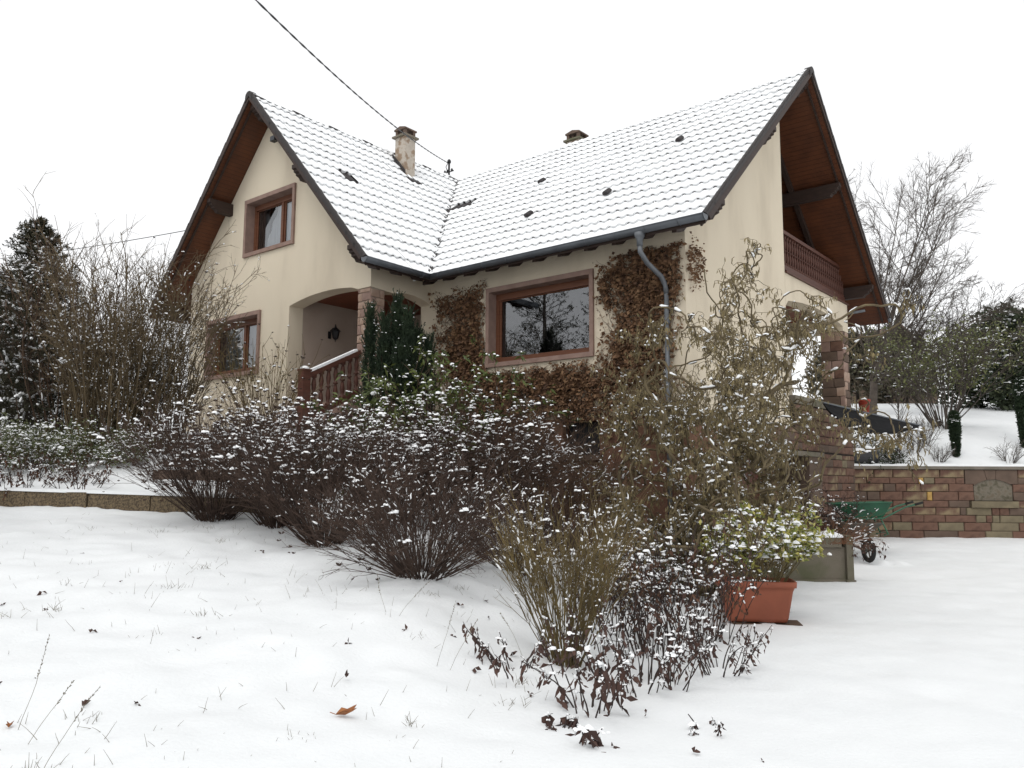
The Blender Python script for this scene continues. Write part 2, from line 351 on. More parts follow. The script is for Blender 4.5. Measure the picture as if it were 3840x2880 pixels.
# front gable wall (wing towards the lawn) with the porch arch cut from its right end
ARCH0, ARCH1 = -15.60, -13.20
outer = [(UL, PLZ), (ARCH0, PLZ), (ARCH0, 5.52)] + arc(ARCH0, UW - .02, 5.52, 0.16)[1:12] + [(ARCH1, 5.56), (UW, 5.56), (UW, zA(UW) - UNDER), (RU, RZ - UNDER), (UL, zA(UL) - UNDER)]
ins = 0.07
slab(HOUSE, 'wall', outer, [rect(WIN_UP[0] + ins, WIN_UP[1] - ins, WIN_UP[2] + ins, WIN_UP[3] - ins), rect(WIN_LO[0] + ins, WIN_LO[1] - ins, WIN_LO[2] + ins, WIN_LO[3] - ins)],
     lambda a, b, t: (a, VA + t, b), 0.38, 'cream')
# porch side wall over its arch (u = UW)
outer = [(VA + 0.004, 5.56)] + [(VA + 0.40, 5.54)] + arc(VA + 0.42, VB, 5.46, 0.13)[2:] + [(VB, zA(UW) - UNDER), (VA + 0.004, zA(UW) - UNDER)]
slab(HOUSE, 'wall', outer, [], lambda a, b, t: (UW - 0.003 - t, a, b), 0.32, 'cream')
# left porch wall, back wall of the porch, left side wall
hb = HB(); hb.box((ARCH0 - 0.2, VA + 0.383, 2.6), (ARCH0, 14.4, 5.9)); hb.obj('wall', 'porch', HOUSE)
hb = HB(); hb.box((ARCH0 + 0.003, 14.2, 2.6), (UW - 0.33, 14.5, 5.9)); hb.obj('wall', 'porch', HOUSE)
hb = HB(); hb.box((UL, VA + 0.383, 1.0), (UL + 0.35, 21.5, 6.35)); hb.obj('wall', 'cream', HOUSE)
hb = HB(); hb.box((ARCH0 + 0.003, VA + 0.383, 5.74), (UW - 0.33, 14.19, 5.80)); hb.obj('porch_ceiling', 'ceiling_wood', HOUSE)
hb = HB(); hb.box((ARCH0, VA - 0.05, 2.3), (UW + 0.02, 14.19, 3.22)); hb.obj('porch_floor', 'sandstone', HOUSE)
# plinth of the front gable and wing
hb = HB(); hb.box((UL - 0.02, VA - 0.02, 0.6), (ARCH0, VA + 0.36, PLZ - 0.003)); hb.obj('plinth', 'plinth', HOUSE)
hb = HB(); hb.box((ARCH0 + 0.003, VA + 0.1, 0.6), (UW + 0.01, VB, 2.297)); hb.obj('plinth', 'plinth', HOUSE)
# long front wall
slab(HOUSE, 'wall', [(UW - 0.31, PLZ), (UG, PLZ), (UG, zB(VB) - UNDER), (UW - 0.31, zB(VB) - UNDER)],
     [rect(WIN_MAIN[0] + ins, WIN_MAIN[1] - ins, WIN_MAIN[2] + ins, WIN_MAIN[3] - ins)], lambda a, b, t: (a, VB + t, b), 0.38, 'cream')
BW = (-9.15, -8.30, 2.05, 2.68)
slab(HOUSE, 'plinth', [(UW + 0.013, 0.0), (UG + 0.02, 0.0), (UG + 0.02, PLZ - 0.003), (UW + 0.013, PLZ - 0.003)], [rect(*BW)],
     lambda a, b, t: (a, VB - 0.02 + t, b), 0.38, 'plinth')
# right gable wall, front half up to the ridge
outer = [(VB + 0.383, PLZ), (RV - 0.06, PLZ), (RV - 0.06, RZ - UNDER - 0.02), (VB + 0.383, zB(VB + 0.383) - UNDER)]
slab(HOUSE, 'wall', outer, [], lambda a, b, t: (UG - t, a, b), 0.35, 'cream')
hb = HB(); hb.box((UG - 0.35, RV - 0.057, PLZ), (UG - 0.003, RV - 0.02, 10.2)); hb.obj('wall_end', 'cream', HOUSE)
# lower right gable: brown plinth with the garage door, pier, stone facing
hb = HB(); hb.box((UG - 0.35, VB + 0.363, -0.1), (UG + 0.02, 14.7, PLZ - 0.003)); hb.obj('plinth', 'plinth', HOUSE)
hb = HB(); hb.box((UG - 0.35, 14.703, 2.25), (UG + 0.02, 17.6, PLZ - 0.006)); hb.obj('plinth', 'plinth', HOUSE)
hb = HB(); hb.box((UG - 0.35, 16.05, -0.1), (UG + 0.02, 16.45, 2.247)); hb.obj('plinth', 'plinth', HOUSE)
door = empty('garage_door'); door.parent = HOUSE
for i in range(11):
    hb = HB(); hb.box((UG - 0.22, 14.705 + i * 0.122, 0.1), (UG - 0.17, 14.705 + i * 0.122 + 0.114, 2.245)); hb.obj('plank', 'red_wood', door)
hb = HB(); hb.box((UG - 1.5, 16.45, -0.1), (UG - 1.4, 18.4, 2.6)); hb.obj('garage_back', 'plinth', HOUSE)
hb = HB(); hb.box((UG - 1.38, 18.25, -0.1), (UG + 0.05, 19.05, 2.14)); hb.obj('pier', 'st_grey', HOUSE)
hb = HB(); hb.box((UG - 1.38, 16.46, 2.145), (UG + 0.10, 19.10, 2.247)); hb.obj('lintel', 'concrete', HOUSE)
# terrace slab, terrace retaining part
hb = HB(); hb.box((UG - 3.0, 17.6, 3.30), (UG + 0.03, VR + 0.2, 3.47)); hb.obj('terrace_slab', 'concrete', HOUSE)
hb = HB(); hb.box((UG - 0.4, 17.603, 2.25), (UG - 0.02, VR, 3.297)); hb.obj('terrace_wall', 'mortar', HOUSE)
hb = HB(); hb.box((UG - 0.4, 19.053, -0.1), (UG - 0.02, VR, 2.247)); hb.obj('terrace_wall', 'mortar', HOUSE)
# recessed wall under the balcony, pillar, balcony parapet
hb = HB(); hb.box((UG - 1.75, RV - 0.02, 3.475), (UG - 1.40, 21.3, 9.5)); hb.obj('wall', 'cream', HOUSE)
outer = [(RV - 0.017, 5.42)] + arc(RV + 0.12, 21.16, 5.54, 0.14) + [(21.16, 5.42), (VR, 5.42), (VR, 6.15), (RV - 0.017, 6.15)]
slab(HOUSE, 'parapet', outer, [], lambda a, b, t: (UG - t, a, b), 0.38, 'cream')
hb = HB(); hb.box((UG - 1.40, RV - 0.017, 5.80), (UG - 0.383, VR - 0.01, 6.14)); hb.obj('balcony_floor', 'ceiling_wood', HOUSE)
hb = HB(); hb.box((UG - 0.40, RV - 0.017, 6.152), (UG + 0.05, VR + 0.03, 6.185)); hb.obj('balcony_edging', 'red_wood', HOUSE)
hb = HB(); hb.box((UG - 1.40, VR - 0.28, 5.42), (UG - 0.383, VR, 5.797)); hb.obj('rear_beam', 'cream', HOUSE)
hb = HB(); hb.box((UG - 1.393, RV + 0.3, 6.2), (UG - 1.36, 21.2, 9.4)); hb.obj('balcony_cladding', 'dark_wood', HOUSE)

# ---- stones (shared little blocks)
def stone_mesh(name, w, hgt, d, m, seed):
    """block facing -y, centred in x and z, back at y = 0, face proud by d"""
    r = random.Random(seed); e = min(0.014, hgt * 0.12)
    j = lambda s=0.006: r.uniform(-s, s)
    x, z = w / 2, hgt / 2
    v = [(-x, 0, -z), (x, 0, -z), (x, 0, z), (-x, 0, z)]
    v += [(-x + j(), -d * 0.55, -z + j()), (x + j(), -d * 0.55, -z + j()), (x + j(), -d * 0.55, z + j()), (-x + j(), -d * 0.55, z + j())]
    v += [(-x + e + j(), -d + j(), -z + e + j()), (x - e + j(), -d + j(), -z + e + j()), (x - e + j(), -d + j(), z - e + j()), (-x + e + j(), -d + j(), z - e + j())]
    v += [(j(w * 0.2), -d - abs(j(0.003)), j(hgt * 0.15))]
    f = []
    for a in (0, 4):
        for i in range(4): f.append([a + i, a + (i + 1) % 4, a + 4 + (i + 1) % 4, a + 4 + i])
    for i in range(4): f.append([8 + i, 8 + (i + 1) % 4, 12])
    return mesh(name, v, f, m)
SR = random.Random(5)
def stone_mat():
    q = SR.random()
    return 'st_red' if q < 0.55 else 'st_mix' if q < 0.74 else 'st_olive' if q < 0.82 else 'st_grey'
def stone_course_house(parent, plane, a0, a1, z0, z1, face, hmin=0.17, hmax=0.2, lmin=0.3, lmax=0.6, mats=None, d=0.03):
    """fills a rectangle in house coordinates; plane 'u' faces +u, plane 'v' faces -v"""
    z = z0; k = 0
    while z < z1 - 0.05:
        hh = min(SR.uniform(hmin, hmax), z1 - z)
        if z1 - z - hh < 0.07: hh = z1 - z
        a = a0 - SR.uniform(0, 0.2)
        while a < a1 - 0.02:
            w = SR.uniform(lmin, lmax); b = min(a + w, a1); s0 = max(a, a0)
            if a1 - b < 0.08: b = a1
            if b - s0 > 0.04:
                me = stone_mesh('stone', b - s0 - 0.012, hh - 0.012, d, (SR.choice(mats) if mats else stone_mat()), SR.random())
                o = obj('stone', me, parent)
                c = ((s0 + b) / 2, z + hh / 2)
                if plane == 'v': o.location = (c[0] - HU, face - HV, c[1])
                else: o.location = (face - HU, c[0] - HV, c[1]); o.rotation_euler = (0, 0, math.pi / 2)
            a = b
        z += hh
# porch corner pillar
PM = ['st_porch', 'st_porch', 'st_porch', 'sandstone']
pil = empty('pillar'); pil.parent = HOUSE
hb = HB(); hb.box((ARCH1 + 0.015, VA + 0.035, 3.222), (UW - 0.035, VA + 0.40, 5.555)); hb.obj('core', 'chimney_plaster', pil)
stone_course_house(pil, 'v', ARCH1 + 0.0, UW - 0.005, 3.23, 5.555, VA + 0.033, 0.16, 0.22, 0.15, 0.36, PM, 0.03)
stone_course_house(pil, 'u', VA + 0.01, VA + 0.40, 3.23, 5.535, UW - 0.033, 0.16, 0.22, 0.2, 0.4, PM, 0.03)
# terrace corner pillar
pil2 = empty('pillar'); pil2.parent = HOUSE
hb = HB(); hb.box((UG - 0.55, 21.19, 3.475), (UG - 0.035, VR - 0.03, 5.417)); hb.obj('core', 'mortar', pil2)
stone_course_house(pil2, 'v', UG - 0.58, UG - 0.005, 3.48, 5.417, 21.188, 0.2, 0.27, 0.25, 0.5, ['st_grey', 'sandstone', 'st_porch', 'st_red'], 0.03)
stone_course_house(pil2, 'u', 21.16, VR, 3.48, 5.417, UG - 0.033, 0.2, 0.27, 0.25, 0.45, ['st_porch', 'sandstone', 'st_porch', 'st_grey'], 0.03)
# stone facing below the terrace
fac = empty('stone_facing'); fac.parent = HOUSE
stone_course_house(fac, 'u', 17.62, VR, 2.27, 3.28, UG - 0.018, 0.17, 0.2, 0.35, 0.75, None, 0.035)
stone_course_house(fac, 'u', 19.07, VR, 0.1, 2.24, UG - 0.018, 0.17, 0.2, 0.35, 0.75, None, 0.035)
stone_course_house(fac, 'u', 16.5, 17.6, 2.26, 2.74, UG + 0.022, 0.16, 0.2, 0.35, 0.65, None, 0.03)

# ---- windows
def window(b, vwall, mull, curtain, roomdepth=1.6):
    u0, u1, z0, z1 = b
    w = empty('window'); w.parent = HOUSE
    hb = HB(); pr = vwall - 0.055; t = 0.085; dp = vwall + 0.30
    hb.box((u0, pr, z1 - 0.10), (u1, dp, z1)); hb.box((u0, pr, z0), (u1, dp, z0 + 0.09))
    hb.box((u0, pr + 0.003, z0 + 0.09), (u0 + t, dp, z1 - 0.10)); hb.box((u1 - t, pr + 0.003, z0 + 0.09), (u1, dp, z1 - 0.10))
    hb.obj('stone_surround', 'sandstone', w)
    a0, a1, c0, c1 = u0 + t + 0.002, u1 - t - 0.002, z0 + 0.092, z1 - 0.102
    f0, f1 = vwall + 0.19, vwall + 0.27; fw = 0.085
    hb = HB()
    hb.box((a0, f0, c0), (a1, f1, c0 + fw)); hb.box((a0, f0, c1 - fw * 1.3), (a1, f1, c1))
    hb.box((a0, f0 + .002, c0 + fw), (a0 + fw, f1, c1 - fw * 1.3)); hb.box((a1 - fw, f0 + .002, c0 + fw), (a1, f1, c1 - fw * 1.3))
    hb.box((a0 + fw, f0 - 0.03, c1 - fw * 1.3 - 0.03), (a1 - fw, f0 + 0.03, c1 - fw * 1.3 - 0.003))
    hb.obj('frame', 'window_wood', w)
    sashes = []
    xs = [a0 + fw] + mull + [a1 - fw]
    for i in range(len(xs) - 1):
        p, q = xs[i] + (0.0 if i == 0 else 0.045), xs[i + 1] - (0.0 if i == len(xs) - 2 else 0.045)
        sf = 0.05
        hb = HB(); y0, y1 = f0 + 0.02, f0 + 0.06
        hb.box((p, y0, c0 + fw), (q, y1, c0 + fw + sf)); hb.box((p, y0, c1 - fw * 1.3 - sf), (q, y1, c1 - fw * 1.3))
        hb.box((p, y0 + .002, c0 + fw + sf), (p + sf, y1, c1 - fw * 1.3 - sf)); hb.box((q - sf, y0 + .002, c0 + fw + sf), (q, y1, c1 - fw * 1.3 - sf))
        hb.obj('sash', 'window_wood', w)
        hb = HB(); hb.add([(p + sf, y0 + .02, c0 + fw + sf), (q - sf, y0 + .02, c0 + fw + sf), (q - sf, y0 + .02, c1 - fw * 1.3 - sf), (p + sf, y0 + .02, c1 - fw * 1.3 - sf)], [(0, 1, 2, 3)])
        hb.obj('pane', 'glass', w)
    for m_ in mull:
        hb = HB(); hb.box((m_ - 0.043, f0 - 0.01, c0 + fw), (m_ + 0.043, f1 - .003, c1 - fw * 1.3)); hb.obj('mullion', 'window_wood', w)
    # dim room behind
    hb = HB(); r0, r1 = vwall + 0.385, vwall + roomdepth
    P = [(u0 - .3, r0, z0 - .4), (u1 + .3, r0, z0 - .4), (u1 + .3, r0, z1 + .2), (u0 - .3, r0, z1 + .2)]; Q = [(a, r1, c) for a, _, c in P]
    hb.add(P + Q, [(4, 5, 6, 7), (0, 1, 5, 4), (1, 2, 6, 5), (2, 3, 7, 6), (3, 0, 4, 7)]); hb.obj('room', 'room', w)
    return w, (a0 + fw, a1 - fw, c0 + fw, c1 - fw)
def drape(w, poly_fn, name='curtain', m='curtain'):
    hb = HB(); n = 40; v = []; f = []
    for i in range(n + 1):
        t = i / n; u, zlo, zhi, vv = poly_fn(t)
        vv += 0.018 * math.sin(t * 46) + 0.01 * math.sin(t * 17 + 1)
        v += [(u, vv, zlo), (u, vv, zhi)]
    for i in range(n): f.append([2 * i, 2 * i + 2, 2 * i + 3, 2 * i + 1])
    hb.add(v, f); hb.obj(name, m, w, smooth=True)
wu, (a0, a1, c0, c1) = window(WIN_UP, VA, [-16.28], None)
drape(wu, lambda t: (a0 + 0.22 + (a1 - a0 - 0.22) * t, c0 - .1, c0 + (c1 - c0 + .15) * min(1, t / .45), VA + 0.30))
hb = HB(); hb.box((a0 - 0.1, VA + 0.46, c0 - .1), (a0 + 0.16, VA + 0.48, c1 + .1)); hb.obj('blind', 'room_grey', wu)
wlo, (a0, a1, c0, c1) = window(WIN_LO, VA, [-17.65], None)
drape(wlo, lambda t: (a0 + 0.22 + (a1 - a0 - 0.22) * t, c0 - .1, c1 + 0.1, VA + 0.30))
hb = HB(); hb.box((a0 - 0.1, VA + 0.46, c0 - .1), (a0 + 0.24, VA + 0.48, c1 + .1)); hb.obj('blind', 'room_grey', wlo)
wma, (a0, a1, c0, c1) = window(WIN_MAIN, VB, [], None, 2.5)
hb = HB(); hb.lathe([(0.05, 0), (0.055, 0.12), (0.05, 0.13)], (a0 + 0.12, VB + 0.5, c0 - 0.03)); hb.obj('red_candle', 'red_plastic', wma)
hb = HB(); hb.box((a0 - .2, VB + .386, c0 - .08), (a1 + .2, VB + .7, c0 - .03)); hb.obj('inner_sill', 'room_grey', wma)
# basement window
w = empty('basement_window'); w.parent = HOUSE
hb = HB(); hb.box((BW[0], VB + 0.20, BW[2]), (BW[1], VB + 0.22, BW[3])); hb.obj('pane', 'black_plastic', w)
hb = HB(); hb.box((BW[0] - .06, VB - 0.10, BW[2] - 0.10), (BW[1] + .06, VB + 0.1, BW[2] - 0.003)); hb.obj('sill', 'st_grey', w)
for i in range(7):
    hb = HB(); x = BW[0] + (i + .5) * (BW[1] - BW[0]) / 7; hb.tube([(x, VB + 0.03, BW[2]), (x, VB + 0.03, BW[3])], 0.008, 5); hb.obj('bar', 'black_metal', w)

# ---- porch lantern, stairs and balustrade
ln = empty('wall_lantern', H2W(ARCH0 + 0.30, 12.05, 4.82), -YAW, 'black iron wall lantern with pointed roof inside the porch', 'lantern'); ln.scale = (.78,) * 3; ln.location = H2W(ARCH0 + 0.235, 12.05, 4.88)
mb = MB(); mb.lathe([(0.02, -0.02), (0.05, 0.0), (0.085, 0.04), (0.135, 0.24), (0.125, 0.25)], (0, 0, 0), 6); mb.obj('glass_body', 'black_metal', ln)
mb = MB(); mb.lathe([(0.165, 0.25), (0.15, 0.27), (0.07, 0.34), (0.03, 0.37), (0.022, 0.42), (0.008, 0.47)], (0, 0, 0), 6); mb.obj('roof', 'black_metal', ln)
mb = MB(); mb.tube([(-0.30, 0, 0.15), (-0.24, 0, 0.30), (-0.12, 0, 0.36), (0, 0, 0.35)], 0.012, 6); mb.tube([(0, 0, -0.02), (0, 0, -0.09)], [0.02, 0.004], 6)
mb.box((-0.303, -0.05, 0.05), (-0.28, 0.05, 0.27)); mb.obj('bracket', 'black_metal', ln)

STAIR = empty('stairs'); STAIR.parent = HOUSE
for i in range(4):
    hb = HB(); zt = 2.55 + i * 0.165; v0 = 9.62 + i * 0.32
    hb.box((-15.55, v0, zt - 0.6), (-13.2, 10.88, zt), 0); hb.box((-15.53, v0 + .01, zt + .003), (-13.22, v0 + 0.315, zt + 0.03), 1); hb.obj('step', ['sandstone', 'snow_soft'], STAIR)
BAL = empty('stair_balustrade'); BAL.parent = HOUSE
UBAL = -13.08
def railz(v): return 3.60 + (v - 9.59) * 0.485
hb = HB(); hb.box((UBAL - 0.085, 9.46, 2.3), (UBAL + 0.085, 9.63, 3.66)); hb.box((UBAL - 0.1, 9.445, 3.66), (UBAL + 0.1, 9.645, 3.70)); hb.obj('newel', 'red_wood', BAL)
hb = HB(); hb.beam((UBAL, 9.55, railz(9.55) - 0.03), (UBAL, 10.88, railz(10.88) - 0.03), 0.13, 0.09); hb.obj('rail', 'red_wood', BAL)
hb = HB(); hb.beam((UBAL, 9.55, railz(9.55) - 0.86), (UBAL, 10.88, railz(10.88) - 0.86), 0.13, 0.12); hb.obj('string', 'red_wood', BAL)
hb = HB(); hb.beam((UBAL, 9.50, railz(9.50) + 0.045), (UBAL, 10.8, railz(10.8) + 0.045), 0.11, 0.05); hb.lathe([(0.09, 3.70), (0.085, 3.735), (0.04, 3.76)], (UBAL, 9.545, 0), 8); hb.obj('snow_strip', 'snow_soft', BAL, smooth=False)
BPROF = [(0.055, 0), (0.055, 0.07), (0.03, 0.08), (0.038, 0.14), (0.05, 0.22), (0.036, 0.32), (0.024, 0.37), (0.052, 0.385), (0.052, 0.405), (0.024, 0.42), (0.036, 0.47), (0.05, 0.57), (0.038, 0.65), (0.03, 0.70), (0.055, 0.71), (0.055, 0.79)]
bal_me = MB(); bal_me.lathe(BPROF, (0, 0, 0), 8); bal_me = bal_me.mesh('baluster', 'red_wood', True)
for i in range(7):
    v = 9.77 + i * 0.175; obj('baluster', bal_me, BAL, (UBAL - HU, v - HV, railz(v) - 0.84))
BRL = empty('balcony_railing'); BRL.parent = HOUSE
hb = HB(); hb.box((UG - 0.16, RV - 0.015, 7.06), (UG - 0.02, VR - 0.02, 7.14)); hb.obj('rail', 'red_wood', BRL)
hb = HB(); hb.box((UG - 0.14, RV - 0.015, 6.25), (UG - 0.04, VR - 0.02, 6.36)); hb.obj('bottom_rail', 'red_wood', BRL)
bal2 = MB(); bal2.lathe([(r * 0.74, z * 0.70 / 0.79) for r, z in BPROF], (0, 0, 0), 8); bal2 = bal2.mesh('baluster', 'red_wood', True)
for i in range(28):
    obj('baluster', bal2, BRL, (UG - 0.09 - HU, RV + 0.10 + i * 0.152 - HV, 6.36))
# lower garden steps up to the porch path
LST = empty('garden_steps', (-4.55, 14.85, 1.5), 0, 'broad garden steps with snow on every tread behind the red hedge', 'steps')
for i in range(5):
    mb = MB(); mb.box((-1.55, -0.9 + i * 0.36, -1.0), (1.55, 0.9, 0.22 + i * 0.17)); mb.box((-1.54, -0.89 + i * 0.36, 0.223 + i * 0.17), (1.54, -0.54 + i * 0.36, 0.27 + i * 0.17), 1); mb.obj('step', ['st_grey', 'snow_soft'], LST)

# ---- roof
ROOF = empty('roof'); ROOF.parent = HOUSE
def roof_slab(name, plan, zf, topmat, off=0.05):
    hb = HB(); n = len(plan)
    top = [(u, v, zf(u, v) - off) for u, v in plan]; bot = [(u, v, zf(u, v) - UNDER + 0.02) for u, v in plan]
    f = [list(range(n)), [n + i for i in range(n)][::-1]] + [[i, i + n, (i + 1) % n + n, (i + 1) % n] for i in range(n)]
    hb.add(top + bot, f); hb.mi = [0, 1] + [2] * n
    hb.obj(name, [topmat, 'soffit', 'dark_wood'], ROOF)
VG0, UG1, VE1 = 10.2, -5.8, 22.66          # verge of the front gable, of the right gable, rear eave
roof_slab('roof_deck', [(EA, VG0), (EA, EB), (RU, RV), (RU, VG0)], lambda u, v: zA(u), 'tile')
roof_slab('roof_deck', [(EA, EB), (UG1, EB), (UG1, RV), (RU, RV)], lambda u, v: zB(v), 'tile')
roof_slab('roof_deck', [(UG1, RV), (UG1, VE1), (RU, VE1), (RU, RV)], lambda u, v: zB(v), 'snow', 0.0)
roof_slab('roof_deck', [(RU, VG0), (RU, 22.0), (-20.77, 22.0), (-20.77, VG0)], lambda u, v: zA(u), 'snow', 0.0)
hb = HB(); hb.prism([(RU - .01, RV, RZ - .3), (RU - .01, 21.9, RZ - .3), (RU - .01, 21.9, 6.3)], (-0.05, 0, 0)); hb.obj('rear_gable', 'cream', ROOF)

GA = 0.3845; TW = 0.40
def tile_mesh(name, seed, bare=False, thr=0.60):
    """one interlocking tile with two waves, its snow on top; x across, y up the slope, z out"""
    r = random.Random(seed); nseg = 16
    xs = [TW * i / nseg for i in range(nseg + 1)]
    ph = [0.5 + 0.5 * math.cos(2 * math.pi * (x / (TW / 2) - 0.32)) for x in xs]
    L = GA + 0.05
    v = []; f = []; mi = []
    ya = [-0.0, 0.035, L]
    for k, y in enumerate(ya):
        for i, x in enumerate(xs):
            p = ph[i]
            prof = 0.042 * p ** 1.3
            sn = 0.0 if bare else (0.020 + 0.014 * (1 - p)) * (0.55 if k == 0 else 1.0) + (r.uniform(-0.005, 0.005) if 0 < i < nseg else 0)
            yy = y + (0 if (bare or k != 0) else r.uniform(-0.012, 0.010) - 0.022 * (1 - p))
            v.append((x, yy, prof + sn + 0.052 * (1 - y / L)))
    n1 = nseg + 1
    for k in range(len(ya) - 1):
        for i in range(nseg): f.append([k * n1 + i, k * n1 + i + 1, (k + 1) * n1 + i + 1, (k + 1) * n1 + i]); mi.append(0 if not bare else 1)
    b = len(v)
    for i, x in enumerate(xs):      # lower edge of the snow, then foot of the lip
        p = ph[i]; v.append((x, 0.004, 0.042 * p ** 1.3 + 0.046))
    for i, x in enumerate(xs):
        p = ph[i]; v.append((x, 0.012 - (0 if bare else 0.034 * (1 - p)), 0.006))
    for i in range(nseg):
        pm = (ph[i] + ph[i + 1]) / 2
        f.append([b + i, b + i + 1, i + 1, i]); mi.append(1 if bare else 0)
        f.append([b + n1 + i, b + n1 + i + 1, b + i + 1, b + i]); mi.append(1 if (bare or pm > thr + r.uniform(-0.14, 0.12)) else 0)
    return v, f, mi
TV = []
for s in range(8):
    v, f, mi = tile_mesh('tile', 100 + s, thr=0.60 + 0.05 * s); TV.append((np.array(v), f, mi, mesh('tile', v, f, ['snow_soft', 'tile'], True, mi)))
v, f, mi = tile_mesh('tile', 7, True); BARE = (np.array(v), f, mi, mesh('bare_tile', v, f, ['snow_soft', 'tile'], True, mi))
thA, thB = math.atan(KA), math.atan(KB)
MA = Matrix(((0, -math.cos(thA), math.sin(thA)), (1, 0, 0), (0, math.sin(thA), math.cos(thA))))
MBm = Matrix(((1, 0, 0), (0, math.cos(thB), -math.sin(thB)), (0, math.sin(thB), math.cos(thB))))
bareA = [(-14.59, 11.60)]
bareB = [(-14.35, 15.43), (-13.9, 15.40)]
tiles = []
rr = random.Random(11)
def pick(u, v): return TV[int(min(7, max(0, 3.7 + 6.5 * float(vnoise(np.array(u * .9), np.array(v * .9), 3)) + rr.uniform(-2.2, 2.2))))]
nA = int(math.ceil(6.378 / GA)); nB = int(math.ceil(7.113 / GA))
def valley_u(v): return EA + (v - EB) * (RU - EA) / (RV - EB)
for i in range(nA):
    s = i * GA; u = EA - 0.0 - s * math.cos(thA); z = 5.94 - 0.085 + s * math.sin(thA)
    uc = EA - (s + GA / 2) * math.cos(thA); vmax = EB + (uc - EA) * (RV - EB) / (RU - EA)
    k = 0
    while VG0 + 0.06 + k * TW < vmax + 0.05:
        v = VG0 + 0.06 + k * TW
        isb = any(abs(uc - a) < 0.14 and abs(v + TW / 2 - b) < 0.2 for a, b in bareA)
        tiles.append((Vector((u, v, z)), MA, BARE if isb else pick(u, v))); k += 1
for i in range(nB):
    s = i * GA; v = EB + s * math.cos(thB); z = 5.94 - 0.085 + s * math.sin(thB)
    vc = EB + (s + GA / 2) * math.cos(thB); umin = valley_u(vc)
    k = 1
    while UG1 - 0.06 - k * TW > umin - TW - 0.05:
        u = UG1 - 0.06 - k * TW
        isb = any(abs(vc - b) < 0.16 and abs(u + TW / 2 - a) < 0.2 for a, b in bareB)
        tiles.append((Vector((u, v, z)), MBm, BARE if isb else pick(u, v))); k += 1
def cam_d2(t):
    x, y, z = H2W(t[0].x, t[0].y, t[0].z); return x * x + y * y + (z - CAM_H) ** 2
tiles.sort(key=cam_d2)
off = Vector((HU, HV, HZ))
bv = []; bf = []; bm_ = []; bn = 0
for k, (p, m3, (tv, tf, tm, tme)) in enumerate(tiles):
    jit = Vector((rr.uniform(-.004, .004), rr.uniform(-.003, .003), rr.uniform(-.003, .003)))
    if k < 300:
        o = obj('tile', tme, ROOF, p - off + jit); o.rotation_euler = m3.to_euler()
    else:
        w = tv @ np.array(m3).T + np.array(p - off + jit); bv.append(w)
        bf += [[q + bn for q in ff] for ff in tf]; bm_ += tm; bn += len(tv)
obj('tile_field', mesh('tile_field', np.vstack(bv), bf, ['snow_soft', 'tile'], True, bm_), ROOF, kind='stuff')
# ridge caps
def ridge_cap(flip):
    n = 8; L = 0.40; v = []; f = []; mi = []
    for k, (y, r_) in enumerate([(0, 0.135), (0.03, 0.15), (L, 0.13)]):
        for i in range(n + 1):
            a = math.pi * (i / n) * 0.9 + math.pi * 0.05; v.append((math.cos(a) * r_, y, math.sin(a) * r_ * 0.85 - 0.03))
    for k in range(2):
        for i in range(n): f.append([k * 9 + i, k * 9 + i + 1, k * 9 + 10 + i, k * 9 + 9 + i]); mi.append(1 if (i in flip) else 0)
    c = len(v); v.append((0, 0, -0.03)); 
    for i in range(n): f.append([i + 1, i, c]); mi.append(1 if flip else 0)
    return mesh('ridge_tile', v, f, ['snow_soft', 'tile'], True, mi)
rc = ridge_cap(()); rc2 = ridge_cap((0, 7))
for k in range(19):
    o = obj('ridge_tile', rc if k % 3 else rc2, ROOF, (RU - HU, VG0 - 0.02 + k * 0.37 - HV, RZ - 0.085))
for k in range(29):
    o = obj('ridge_tile', rc, ROOF, (UG1 + 0.02 - k * 0.37 - HU, RV - HV, RZ - 0.085)); o.rotation_euler = (0, 0, math.pi / 2)
# dark ridge ends
for (u, v, ax) in ((RU, VG0 - 0.06, 'v'), (UG1 + 0.06, RV, 'u')):
    hb = HB(); n = 10
    ring = [(math.cos(math.pi * i / n) * 0.13, math.sin(math.pi * i / n) * 0.12 - 0.09) for i in range(n + 1)] + [(-0.14, -0.22), (0, -0.09), (0.14, -0.22)]
    if ax == 'v': hb.prism([(u + a, v, RZ + b) for a, b in ring], (0, 0.14, 0))
    else: hb.prism([(u, v + a, RZ + b) for a, b in ring], (-0.14, 0, 0))
    hb.obj('ridge_end', 'verge', ROOF)
